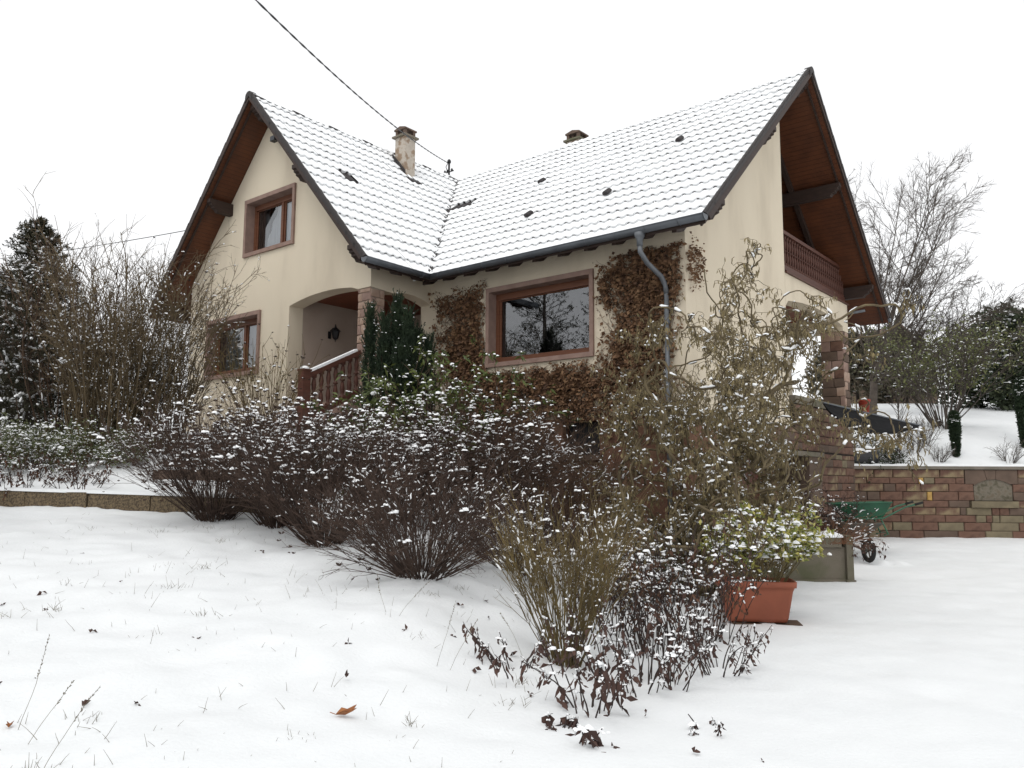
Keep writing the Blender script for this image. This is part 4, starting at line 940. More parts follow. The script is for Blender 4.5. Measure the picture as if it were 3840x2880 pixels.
def snowlines(r, P, rad, prob, thick=1.0, smin=0.012, run=5.0):
    """lumps of snow lying on the flatter stretches of branches; run = longest lump in radii"""
    A = P[:, :-1].reshape(-1, 3); B = P[:, 1:].reshape(-1, 3); T = nrm(B - A)
    k = r.uniform(size=len(A)) < prob * np.clip(1.15 - np.abs(T[:, 2]), 0.05, 1)
    A, B, T = A[k], B[k], T[k]
    if len(A) == 0: return np.zeros((0, 3)), np.zeros((0, 4), int)
    rr_ = np.maximum(smin, rad * thick) * r.uniform(.7, 1.35, len(A))
    half = np.minimum(np.linalg.norm(B - A, axis=1) * .58, rr_ * r.uniform(1.2, run, len(A)))[:, None]
    C = A + (B - A) * r.uniform(.25, .75, (len(A), 1)) if run < 10 else (A + B) / 2
    P3 = np.stack([C - T * half, C - T * half * .55, C + T * half * .45, C + T * half], 1) + r.normal(size=(len(A), 4, 3)) * (rr_ * .22)[:, None, None]
    P3[:, :, 2] += (rr_ * 0.55 + rad * 0.5)[:, None]
    V0, F = tubes(P3, 1.0, 1.0, 5)
    V = V0.reshape(-1, 4, 5, 3); c = P3[:, :, None, :]; sc = (rr_[:, None] * np.array([.25, 1, .95, .25])[None] * r.uniform(.75, 1.25, (len(A), 4)))[..., None, None]
    V = c + (V - c) * sc
    return V.reshape(-1, 3), F
def inside_house(p):
    u, v = p[..., 0] * CY - p[..., 1] * SY, p[..., 0] * SY + p[..., 1] * CY
    a = (u > UL - .1) & (u < UW + .12) & (v > VA - 0.12)
    b = (u > UL) & (u < UG + .12) & (v > VB - 0.1) & (v < VR + .1)
    return (a | b) & (p[..., 2] < 10)
def keep_out(P): return P[~inside_house(P).any(1)]

def shrub(name, label, base, seed, stems, height, lean, K=7, wob=0.08, grav=-0.03, r0=0.008, levels=((4, .3, .95, .45, .5),), bark='tw_brown', spread0=0.15, group=None, cat='shrub',
          heads=None, snow_p=0.1, snow_r=0.006, leaf=None, blob=None, curl=0.0, hvar=0.25, ring=None, up=0.0, ell=(1, 1)):
    """many-stemmed shrub; lean = (min,max) tilt from upright; levels = (children, t0, t1, length ratio, spread)"""
    r = np.random.default_rng(seed); base = np.array(base, float)
    root = empty(name, tuple(base), 0, label, cat, group)
    az = r.uniform(0, 6.283, stems); tilt = lean[0] + (lean[1] - lean[0]) * np.sqrt(r.uniform(size=stems))
    d = np.stack([np.cos(az) * np.sin(tilt) * ell[0], np.sin(az) * np.sin(tilt) * ell[1], np.cos(tilt)], 1)
    b0 = base + np.stack([np.cos(az) * spread0 * r.uniform(.1, 1, stems), np.sin(az) * spread0 * r.uniform(.1, 1, stems), np.full(stems, -0.06)], 1)
    Ln = height * r.uniform(1 - hvar, 1.0, stems)
    P = keep_out(grow(r, b0, d, Ln, K, wob, grav, curl))
    pm = PM_(); sn = PM_(); pm.add(*tubes(P, r0, r0 * .4)); sn.add(*snowlines(r, P, r0 * .7, snow_p * (.5 if heads else 1), 1.3, snow_r, 8))
    rad = r0 * .55; tips = [P[:, -1]]; allP = P; dirs = [nrm(P[:, -1] - P[:, -2])]; prev = P
    for (nc, t0, t1, lr, sp) in levels:
        b, dd, ix, tt = sprout(r, prev, nc, t0, t1, sp, up)
        seg = np.linalg.norm(np.diff(prev, axis=1), axis=2).sum(1)[ix]
        k2 = max(3, K - 3)
        Q = keep_out(grow(r, b, dd, seg * lr * r.uniform(.5, 1.2, len(b)), k2, wob * 1.2, grav, curl))
        pm.add(*tubes(Q, rad, rad * .45)); Qs = Q if not heads else Q[Q[:, :, 2].mean(1) > base[2] + .42 * height]; sn.add(*snowlines(r, Qs, rad * .7, snow_p, 1.3, snow_r, 8))
        tips.append(Q[:, -1]); dirs.append(nrm(Q[:, -1] - Q[:, -2])); prev = Q; rad *= .65
    pm.obj('stems', bark, root, base)
    T = np.vstack(tips); D = np.vstack(dirs)
    if heads:     # flat dead flower heads: (count, size, material, snow share)
        cnt, size, hm, share = heads
        q = r.permutation(len(T))[:cnt]; hp = T[q]; hd = PM_()
        hz_ = (hp[:, 2] - base[2]) / max(.1, (hp[:, 2] - base[2]).max()); top = r.uniform(size=len(hp)) < np.clip(hz_ * 2.2 - .75, 0.04, 1)
        nn = 9; b = np.repeat(hp, nn, 0); a = r.uniform(0, 6.28, len(b)); dd = np.stack([np.cos(a), np.sin(a), r.uniform(.3, 1.2, len(b))], 1)
        sz = np.repeat(size * r.uniform(.5, 1.25, len(hp)), nn)
        hd.add(*leaves(b - np.array([0, 0, .03]), dd, rdir(r, len(b)), sz, sz * .38, 0.1)); hd.obj('seed_heads', hm, root, base)
        m = (r.uniform(size=len(hp)) < share) & top; s_ = size * r.uniform(.3, .9, m.sum()) * r.choice([.6, 1, 1.5], m.sum(), p=[.5, .38, .12])
        c_ = hp[m] + np.array([0, 0, size * .1]); sn.add(*clumps(r, c_, size * .85))
    if leaf:      # (per tip, length, width, material, droop, scatter, snow share)
        per, L, Wd, lm, droop, scat, share = leaf
        b = np.repeat(T, per, 0) + r.normal(size=(len(T) * per, 3)) * scat
        dd = np.repeat(D, per, 0) * .6 + rdir(r, len(b)); dd[:, 2] += droop
        b = b[~inside_house(b)] if len(b) else b; dd = dd[:len(b)]
        lf = PM_(); sz = L * r.uniform(.6, 1.25, len(b)); lf.add(*leaves(b, dd, rdir(r, len(b)), sz, sz * Wd / L, 0.2, 0.15)); lf.obj('leaves', lm, root, base)
        m = r.uniform(size=len(b)) < share; sn.add(*blobs(r, b[m] + nrm(dd[m]) * L * .4 + np.array([0, 0, .01]), L * .30 * r.uniform(.4, 1.3, m.sum()), L * .26))
    if blob:      # loose snow clumps on the tips: (count, radius)
        q = r.permutation(len(T))[:blob[0]]; s_ = blob[1] * r.uniform(.3, 1.1, len(q)) ; sn.add(*clumps(r, T[q], blob[1] * 1.05))
    sn.obj('snow', 'snow_soft', root, base, smooth=True)
    return root
def on(x, y, dz=0.0): return (x, y, gz(x, y) + dz)

# unseen dark earth sheet, added along the wall to cut snow bounce
us = np.linspace(UW + .02, UG - .35, 46); vs2 = np.linspace(10.3, VB - .03, 16); UU, VV = np.meshgrid(us, vs2)
xx, yy = UU * CY + VV * SY, -UU * SY + VV * CY; zz = G(xx, yy) + .055 + .03 * vnoise(xx * 5, yy * 5, 21)
edge_ = (VV < 11.2 + .35 * vnoise(UU * 1.7, UU * 0 + 3, 6)) & (UU > -12.0 + .0); zz = zz - .12 * edge_; zz[:, -2:] -= .15
i_ = np.arange(UU.size).reshape(UU.shape); f_ = np.stack([i_[:-1, :-1], i_[:-1, 1:], i_[1:, 1:], i_[1:, :-1]], -1).reshape(-1, 4)
bed = obj('added_dark_bed', mesh('added_dark_bed', np.stack([xx, yy, zz], -1).reshape(-1, 3), [f_], 'soil', True)); tag(bed, 'unseen dark earth bed added along the long front wall against snow bounce', 'bed', kind='structure')

# ------------------------------------------------------------------ red spiraea hedge across the lawn
SPG = 'red-stemmed shrubs of the hedge'
def spir(x, y, h_, seed, lab, stems=170, lean=(0.05, 1.0), heads=420, ell=(1, 1)):
    return shrub('spiraea_shrub', lab, on(x, y), seed, stems, h_, lean, K=8, wob=.075, grav=0.012, r0=.0065, levels=((5, .35, .98, .31, .42), (2, .3, .95, .5, .5)), bark='tw_red', spread0=.22,
                 heads=(int(heads * 1.7), .044, 'tw_red', .8), snow_p=.09, snow_r=.0055, ell=ell)
spir(-4.35, 12.1, 1.82, 21, 'dark red spiraea shrub at the kerb end of the hedge', 210, (0.05, .95), 520)
spir(-3.3, 11.7, 1.85, 22, 'dark red spiraea shrub in front of the garden steps', 200, (0.05, .85), 560)
spir(-2.4, 10.6, 1.72, 23, 'tall dark red spiraea shrub in the middle of the hedge', 200, (0.05, .92), 560)
spir(-0.95, 8.85, 1.38, 24, 'spreading dark red spiraea shrub at the lawn end of the hedge', 210, (0.05, 1.2), 170)
spir(-1.7, 11.9, 1.45, 25, 'dark red spiraea shrub behind the hedge middle', 140, (0.05, .8), 420)
spir(0.05, 10.2, 1.1, 26, 'low dark red spiraea shrub between hedge and olive twigs', 150, (0.1, 1.15), 160)
# snow-topped dome behind
shrub('dome_shrub', 'rounded shrub with thick snow on top below the big window', on(-0.7, 12.7), 31, 150, 1.75, (.05, .9), K=6, wob=.08, grav=.0, r0=.006, levels=((6, .4, 1, .35, .6), (4, .4, 1, .5, .6)), bark='tw_red', spread0=.4, heads=(1300, .05, 'tw_red', .95), snow_p=.1)
# russet twig shrubs under the window
shrub('twiggy_shrub', 'russet twiggy shrub under the basement window', on(0.75, 13.0), 32, 130, 1.7, (.05, .75), K=7, wob=.1, r0=.006, levels=((6, .3, 1, .4, .6), (4, .3, 1, .5, .6)), bark='tw_brown', spread0=.35, snow_p=.07, blob=(200, .02))
shrub('twiggy_shrub', 'fine brown twiggy shrub beside the rhododendron', on(-0.1, 13.9), 33, 110, 1.7, (.05, .7), K=7, wob=.1, r0=.006, levels=((6, .3, 1, .4, .6), (4, .3, 1, .5, .6)), bark='tw_brown', spread0=.35, snow_p=.07, blob=(160, .02))
# olive twig shrub and dead perennials in the foreground
shrub('olive_twig_shrub', 'upright olive-brown twig shrub in the foreground bed', on(0.46, 7.1), 41, 95, 1.3, (.05, .5), K=8, wob=.05, grav=.02, r0=.006, levels=((4, .3, .95, .4, .35), (2, .3, .95, .5, .4)), bark='tw_olive', spread0=.16, snow_p=.06, snow_r=.006, blob=(110, .016))
def perennial(x, y, h_, seed, lab, stems=60, lm='dead_leaf', lean=(.03, .4), leafn=3, L=.07, sp=.3, bl=130, bark='tw_dark'):
    r = np.random.default_rng(seed); base = np.array(on(x, y)); root = empty('dead_perennial', tuple(base), 0, lab, 'plant')
    n = max(5, int(stems * .62)); az = r.uniform(0, 6.28, n); tl = lean[0] + (lean[1] - lean[0]) * np.sqrt(r.uniform(size=n)); q = np.sqrt(r.uniform(size=n)) * sp
    bx, by = base[0] + np.cos(az) * q, base[1] + np.sin(az) * q; b0 = np.stack([bx, by, G(bx, by) - .04], 1)
    P = grow(r, b0, np.stack([np.cos(az) * np.sin(tl), np.sin(az) * np.sin(tl), np.cos(tl)], 1), h_ * r.uniform(.5, 1.0, n), 9, .09, -.012)
    pm = PM_(); sn = PM_(); pm.add(*tubes(P, .0062, .003, 4)); bb, dd, ix, tt = sprout(r, P, 3, .4, 1, .8); Q = grow(r, bb, dd, r.uniform(.06, .2, len(bb)) * min(1, h_), 5, .12, -.06); pm.add(*tubes(Q, .0032, .0018)); pm.obj('stems', bark, root, base)
    lf = PM_()
    for src, per in ((P, leafn + 1), (Q, max(1, leafn // 2))):
        b, d, _, _ = sprout(r, src, per, .25, 1, .8); m = len(b); d = d * .35 + np.stack([r.normal(size=m) * .3, r.normal(size=m) * .3, -np.ones(m)], 1); sz = L * r.uniform(.6, 1.6, m)
        w_ = sz * r.uniform(.18, .4, m); sd = rdir(r, m); mid = b + nrm(d) * (sz * .5)[:, None] + rdir(r, m) * (sz * .12)[:, None]
        lf.add(*leaves(b, mid - b, sd, np.linalg.norm(mid - b, axis=1) * 1.25, w_, .35)); lf.add(*leaves(mid, d + rdir(r, m) * .7, sd, sz * .6, w_ * .8, -.3))
    lf.obj('leaves', lm, root, base)
    c = np.vstack([P[:, 5:].reshape(-1, 3), Q[:, -1]]); c = c[r.permutation(len(c))[:int(bl * .8)]]; sn.add(*clumps(r, c, .026)); sn.add(*snowlines(r, Q, .005, .35, 1.3, .009, 8)); sn.obj('snow', 'snow_soft', root, base, smooth=True)
    return root
perennial(1.35, 7.7, 1.4, 51, 'tall clump of dead russet stems with hanging leaves beside the olive twigs', 75, 'dead_red', sp=.45)
perennial(1.9, 8.3, 1.4, 52, 'dead russet perennial clump beside the terracotta box', 75, 'dead_red', sp=.35)
perennial(0.95, 8.7, 1.2, 53, 'dead brown perennial clump behind the olive twigs', 70, 'dead_red', sp=.5)
perennial(1.0, 6.5, .85, 54, 'blackened perennial stems with curled snowy leaves', 45, 'dead_leaf', (.05, .6), 3, .085, .35, 110)
perennial(0.55, 5.75, .62, 55, 'black stalks with shrivelled leaves nearest the open lawn', 20, 'dead_leaf', (.05, .55), 2, .11, .16, 40)
perennial(1.75, 7.0, .55, 56, 'short clump of dead stalks at the edge of the drive', 32, 'dead_leaf', (.1, .7), 1, .06, .2, 25)
perennial(0.05, 6.5, .42, 57, 'small withered plant drooping onto the lawn', 12, 'dead_leaf', (.1, .8), 3, .09, .2, 14)
perennial(0.32, 5.15, .26, 58, 'low cluster of curled black leaves in the snow', 12, 'dead_leaf', (.3, 1.1), 4, .10, .18, 14)
perennial(1.25, 5.35, .22, 59, 'little frozen sprig lying at the bed corner', 6, 'dead_leaf', (.5, 1.2), 3, .05, .08, 6)
perennial(0.65, 9.8, 1.15, 60, 'brown dead stems in front of the concrete trough', 70, 'dead_red', sp=.5)
shrub('lavender_clump', 'snow-laden grey lavender clump in front of the basement wall', on(1.55, 11.2), 61, 140, .75, (.1, .95), K=5, r0=.005, levels=((3, .4, 1, .4, .5),), bark='tw_grey', spread0=.3, blob=(420, .045), leaf=(2, .06, .015, 'evergreen', .2, .02, .15))

# ------------------------------------------------------------------ left side: conifer, big shrub, low evergreens
def spruce(name, label, base, h_, rad, seed, nb=150, fine=1.0, snow=0.35, bare=0.06):
    r = np.random.default_rng(seed); base = np.array(base, float); root = empty(name, tuple(base), 0, label, 'tree')
    pm = PM_(); P = grow(r, base[None], np.array([[0, 0, 1.0]]), [h_], 10, .015); pm.add(*tubes(P, .11 * h_ / 6, .012, 6)); 
    t = np.sort(r.uniform(bare, .985, nb)) ** 1.0; L = rad * (1.02 - t) ** .75 * r.uniform(.75, 1.12, nb) + .12
    az = np.arange(nb) * 2.399 + r.uniform(-.4, .4, nb); el = -.15 + 1.15 * t ** 2
    b = base + np.array([0, 0, 1.0]) * (t * h_)[:, None]; d = np.stack([np.cos(az) * np.cos(el), np.sin(az) * np.cos(el), np.sin(el)], 1)
    Q = keep_out(grow(r, b, d, L, 7, .06, .02)); pm.add(*tubes(Q, .018, .005, 3)); pm.obj('trunk', 'tw_grey', root, base, kind=None)
    n2 = int(11 * fine); bb, dd, ix, tt = sprout(r, Q, n2, .12, 1.0, .75, -.05)
    seg = np.linalg.norm(np.diff(Q, axis=1), axis=2).sum(1)[ix]
    S = grow(r, bb, dd, seg * .42 * (1.15 - tt) + .10, 5, .07, -.02)
    S = np.concatenate([S, grow(r, Q[:, 3], Q[:, -1] - Q[:, 3], np.linalg.norm(Q[:, -1] - Q[:, 3], axis=1), 5, .01)])
    cr = PM_(); cr.add(*tubes(S, .007, .004, 3))
    nn = int(16 * fine); b3, d3, _, _ = sprout(r, S, nn, .0, 1.0, .8, .12); sz = r.uniform(.05, .1, len(b3)) * (1.0 if h_ < 8 else 1.5)
    cr.add(*leaves(b3, d3, rdir(r, len(b3)), sz, sz * .28, 0.0)); cr.obj('crown', 'spruce', root, base)
    sn = PM_(); m = r.uniform(size=len(S)) < snow; sn.add(*snowlines(r, S[m], .012, .75, 1.4, .022))
    sn.obj('snow', 'snow_soft', root, base, smooth=True)
    return root
spruce('spruce_tree', 'dark snow-flecked spruce standing left of the tall tangled shrub', on(-10.3, 17.2), 4.55, 1.9, 71, 190, 1.1, .40)
bigsp = spruce('spruce_tree', 'big spruce just beyond the lawn whose branch reaches over the kerb', on(-9.4, 9.6), 6.0, 2.4, 72, 150, .9, .35)
r = np.random.default_rng(7); bo = np.array(bigsp.location); P = grow(r, np.array([[-8.9, 9.7, 3.9]]), np.array([[1, -.02, -.22]]), [3.7], 14, .05, -.012)
pm = PM_(); sn = PM_(); nd = PM_(); pm.add(*tubes(P, .03, .008, 5)); b, dd, ix, tt = sprout(r, P, 26, .2, 1.0, .6, -.1); Q = grow(r, b, dd, r.uniform(.2, .6, len(b)), 6, .08, -.03); pm.add(*tubes(Q, .008, .004)); pm.obj('overhanging_branch', 'tw_grey', bigsp, bo, kind=None)
b, dd, _, _ = sprout(r, Q, 40, 0, 1, .8, .1); sz = r.uniform(.03, .06, len(b)); nd.add(*leaves(b, dd, rdir(r, len(b)), sz, sz * .25, 0)); nd.obj('needles', 'spruce', bigsp, bo)
sn.add(*snowlines(r, P, .035, .95, 1.3, .035, 30)); sn.add(*snowlines(r, Q, .02, .6, 1.3, .022, 30)); q = Q[:, -1]; sn.add(*blobs(r, q, .045, .035)); sn.obj('branch_snow', 'snow_soft', bigsp, bo, smooth=True)
spruce('spruce_tree', 'tall spruce mirrored in the big front window', on(-22.0, 10.8), 12.5, 3.6, 73, 170, .8, .3)
spruce('spruce_tree', 'tall spruce at the far side of the lawn', on(-27.0, 6.0), 13.5, 3.8, 74, 150, .7, .3)
shrub('tangled_shrub', 'tall tangled shrub with many greenish stems beside the house corner', on(-7.75, 15.7), 75, 105, 4.2, (.03, .29), K=10, wob=.06, grav=-.005, r0=.016, levels=((8, .25, .98, .20, .5), (4, .2, 1, .45, .6), (2, .3, 1, .5, .6)), bark='tw_shrub', spread0=.75,
      snow_p=.035, snow_r=.010, blob=(420, .026), hvar=.55, ell=(1.0, .8))
shrub('tangled_shrub', 'brown tangled shrub between the spruce and the greenish stems', on(-9.1, 16.6), 76, 40, 4.1, (.03, .34), K=10, wob=.07, grav=-.005, r0=.014, levels=((8, .3, .98, .28, .6), (4, .2, 1, .45, .6)), bark='tw_brown', spread0=.7, snow_p=.03, snow_r=.01, blob=(260, .024), hvar=.4)
shrub('tangled_shrub', 'slim tangled shrub with tan stems against the left gable corner', on(-6.95, 16.3), 79, 62, 3.9, (.02, .24), K=10, wob=.07, grav=-.003, r0=.013, levels=((8, .2, .98, .22, .55), (4, .2, 1, .45, .6), (2, .3, 1, .5, .6)), bark='tw_shrub', spread0=.4, snow_p=.035, snow_r=.01, blob=(260, .026), hvar=.5)
shrub('rose_shrub', 'arching rose-hip shrub leaning over the front gable wall', on(-7.9, 17.6), 77, 30, 4.4, (.15, .85), K=10, wob=.06, grav=-.03, r0=.010, levels=((6, .35, 1, .2, .6),), bark='tw_brown', spread0=.4, heads=(170, .045, 'tw_dark', .35), snow_p=.03, snow_r=.01, hvar=.4)
shrub('budding_shrub', 'thin upright shrub with round buds in front of the lower window', on(-4.9, 16.3), 78, 46, 2.5, (.03, .55), K=9, wob=.06, grav=.01, r0=.010, levels=((5, .4, 1, .25, .5),), bark='tw_olive', spread0=.25, heads=(150, .042, 'tw_dark', .25), snow_p=.03, snow_r=.008, hvar=.35)
for i, (x, y, s, lab) in enumerate(((-8.6, 14.6, .75, 'spreading snowy evergreen bush below the spruce'), (-7.6, 14.9, .7, 'snowy low evergreen bush in front of the greenish stems'), (-9.6, 14.8, .8, 'snowy evergreen bush at the foot of the spruce'))):
    shrub('evergreen_bush', lab, on(x, y), 80 + i, 90, s, (.1, 1.15), K=5, wob=.1, r0=.006, levels=((5, .3, 1, .45, .7),), bark='tw_olive', spread0=.35, leaf=(9, .06, .026, 'evergreen', .1, .05, .16), blob=(420, .045), snow_p=.1)
perennial(-8.0, 13.45, .75, 85, 'dark red withered plant hanging over the kerb', 80, 'dead_red', (.05, .7), 4, .07, .5, 60)
perennial(-7.1, 13.5, .55, 86, 'small dark red withered plant behind the kerb blocks', 40, 'dead_red', (.05, .8), 4, .06, .4, 30)
# yews beside the porch
YG = 'columnar yews beside the porch'
def yew(x, y, h_, rad, seed, lab):
    r = np.random.default_rng(seed); base = np.array(on(x, y)); root = empty('columnar_yew', tuple(base), 0, lab, 'tree', YG)
    P = grow(r, base[None], np.array([[0, 0, 1.0]]), [h_ * .9], 8, .02); pm = PM_(); pm.add(*tubes(P, .05, .01, 5)); pm.obj('trunk', 'tw_brown', root, base, kind=None)
    n = int(260 * h_); t = r.uniform(0, 1, n) ** .9; az = r.uniform(0, 6.28, n); rr_ = rad * np.minimum(1, (1.02 - t) * 3.0) ** .6 * np.sqrt(r.uniform(.25, 1, n)) * (1 + .25 * np.sin(az * 3 + t * 9))
    b = base + np.stack([np.cos(az) * rr_ * .6, np.sin(az) * rr_ * .6, t * h_ * .94], 1); d = np.stack([np.cos(az) * .35, np.sin(az) * .35, np.ones(n)], 1)
    S = grow(r, b, d, .16 + .16 * r.uniform(size=n), 4, .12, .1); cr = PM_(); cr.add(*tubes(S, .006, .003))
    b3, d3, _, _ = sprout(r, S, 16, 0, 1, .7, .25); sz = r.uniform(.03, .055, len(b3)); cr.add(*leaves(b3, d3, rdir(r, len(b3)), sz, sz * .3, 0)); cr.obj('crown', 'yew', root, base)
    sn = PM_(); q = r.permutation(n)[:int(14 * h_)]; sn.add(*blobs(r, S[q, -1], .02, .016)); sn.obj('snow', 'snow_soft', root, base, smooth=True)
for i, (x, y, h_, rad, lab) in enumerate(((-2.72, 15.35, 3.35, .13, 'thin columnar yew against the porch pillar'), (-2.42, 15.2, 3.2, .17, 'slim columnar yew next to the pillar yew'), (-2.2, 15.35, 3.55, .19, 'tallest columnar yew in the middle of the group'),
                                     (-1.98, 15.2, 3.3, .17, 'columnar yew right of the tallest one'), (-1.82, 15.45, 2.9, .15, 'shorter columnar yew with snow flecks'), (-1.62, 15.55, 2.75, .15, 'outermost columnar yew toward the creeper wall'), (-2.1, 15.05, 2.6, .25, 'bushy columnar yew in front of the tall ones'))):
    yew(x, y, h_, rad, 90 + i, lab)
# rhododendrons under the creeper
shrub('rhododendron', 'green rhododendron with drooping yellowish leaves beside the yews', on(-1.2, 14.2), 101, 44, 2.35, (.05, .62), K=6, wob=.1, r0=.01, levels=((4, .5, 1, .35, .6),), bark='tw_brown', spread0=.35, leaf=(8, .13, .042, 'rhodo', -.35, .03, .12), blob=(60, .05))
shrub('rhododendron', 'snowy rhododendron between the hedge and the yews', on(-1.75, 13.4), 102, 36, 1.75, (.05, .7), K=6, wob=.1, r0=.01, levels=((4, .5, 1, .35, .6),), bark='tw_brown', spread0=.35, leaf=(8, .12, .04, 'rhodo', -.1, .03, .38), blob=(90, .06))
perennial(-2.5, 14.7, .9, 103, 'thin snowy sprigs in front of the porch pillar', 26, 'evergreen', (.05, .4), 2, .05, .25, 60)

# ------------------------------------------------------------------ creeper on the long front wall
def creeper(name, label, blobs_, seed, nleaf, nstem, wall='v'):
    r = np.random.default_rng(seed)
    wts = np.array([b[4] for b in blobs_]); wts = wts / wts.sum()
    def okay(u, z, m=0.03): return ~((u > WIN_MAIN[0] - m) & (u < WIN_MAIN[1] + m) & (z > WIN_MAIN[2] - m) & (z < WIN_MAIN[3] + m)) & (u < UG - 0.02) & (u > UW + .05) & (z < 5.80) & (z > .5) & ~((u > BW[0]) & (u < BW[1]) & (z > BW[2]) & (z < BW[3]))
    ch_ = r.choice(len(blobs_), nstem, p=wts); B = np.array([b[:4] for b in blobs_])[ch_]
    a_ = r.uniform(0, 6.28, nstem); q_ = np.sqrt(r.uniform(0, 1, nstem))
    u0 = B[:, 0] + B[:, 2] * q_ * np.cos(a_); z0 = B[:, 1] + B[:, 3] * q_ * np.sin(a_)
    Pu = grow(r, np.stack([u0, np.full(nstem, VB - .012), z0], 1), np.stack([r.normal(size=nstem) * .8, 0 * u0, r.uniform(-.3, 1, nstem)], 1), r.uniform(.25, .95, nstem), 12, .22, .03)
    Pu[:, :, 1] = VB - .012 - r.uniform(0, .02, (nstem, 12)); good = okay(Pu[..., 0], Pu[..., 2], .0).all(1); Pu = Pu[good]
    per = max(1, nleaf // max(1, len(Pu))); b, dd, ix, tt = sprout(r, Pu, per, 0, 1, .5)
    u = b[:, 0] + r.normal(size=len(b)) * .035; z = b[:, 2] + r.normal(size=len(b)) * .035 - .02
    dens = vnoise(u * 2.2, z * 2.2, seed) + .5 * vnoise(u * 5.5, z * 5.5, seed + 1); thick_ = np.interp(u, [-12.7, -12.1, -11.7, -8.3, -7.9, -6.5], [-.12, .08, .36, .36, .18, .26])
    k = (dens + thick_ > r.uniform(-.35, .45, len(u))) & okay(u, z); u, z = u[k], z[k]; n = len(u)
    Wp = np.stack(H2W(u, VB - r.uniform(.015, .11, n), z), 1); base = np.array(H2W(blobs_[0][0], VB - 0.1, gz(*H2W(blobs_[0][0], VB - .1)[:2])))
    root = empty(name, tuple(base), 0, label, 'climber')
    nw = np.array(H2W(0, -1, 0)); dn = np.stack([r.normal(size=n) * .6, r.normal(size=n) * .6, -r.uniform(.1, 1.2, n)], 1) + nw * .35
    sd = rdir(r, n) + np.array(H2W(1, 0, 0)) * .8; sz = r.uniform(.035, .08, n) * r.choice([.7, 1, 1.4], n)
    lf = PM_(); lf.add(*leaves(Wp, dn, sd, sz, sz * r.uniform(.55, .95, n), r.uniform(-.3, .4))); lf.obj('leaves', 'vine_leaf', root, base)
    st = PM_(); Pw = np.stack(H2W(Pu[..., 0], Pu[..., 1], Pu[..., 2]), -1); st.add(*tubes(Pw, .0055, .0022)); st.obj('stems', 'tw_brown', root, base)
creeper('creeper', 'withered brown creeper covering the wall left of and below the big window', [(-11.6, 4.35, .42, 1.15, 1.2), (-11.35, 3.3, .9, .75, 1.2), (-10.1, 3.3, 1.3, .5, 1.1), (-12.2, 4.4, .4, 1.3, .6), (-8.9, 3.2, .9, .55, .8), (-10.6, 2.6, 1.2, .5, .5)], 111, 26000, 1500)
creeper('creeper', 'withered brown creeper massed around the downpipe and house corner', [(-7.5, 5.1, .75, .62, 1.3), (-7.3, 4.3, .7, .7, 1.1), (-6.85, 5.3, .32, .5, .5), (-7.7, 3.5, .7, .6, .8), (-7.0, 5.65, .5, .15, .3), (-8.1, 5.72, .5, .10, .12), (-7.3, 2.8, .7, .6, .5)], 112, 20000, 900)
# a sprig running round the corner onto the right gable
r = np.random.default_rng(113); n = 420; base = np.array(H2W(UG + .02, VB + .3, gz(*H2W(UG, VB + .3)[:2])))
root = empty('creeper', tuple(base), 0, 'ring of brown creeper leaves on the right gable below the gutter end', 'climber')
a = r.uniform(0, 6.28, n); q = .24 + .09 * r.normal(size=n); v_ = VB + .26 + q * np.cos(a) * 1.1; z_ = 5.42 + q * np.sin(a) * 1.1; k = v_ > VB + .0
Wp = np.stack(H2W(np.full(n, UG + .04) + r.uniform(0, .05, n), v_, z_), 1)[k]; n = len(Wp); sz = r.uniform(.035, .07, n)
lf = PM_(); lf.add(*leaves(Wp, np.stack([r.normal(size=n), r.normal(size=n), -r.uniform(.1, 1, n)], 1), rdir(r, n), sz, sz * .8, .2)); lf.obj('leaves', 'vine_leaf', root, base)

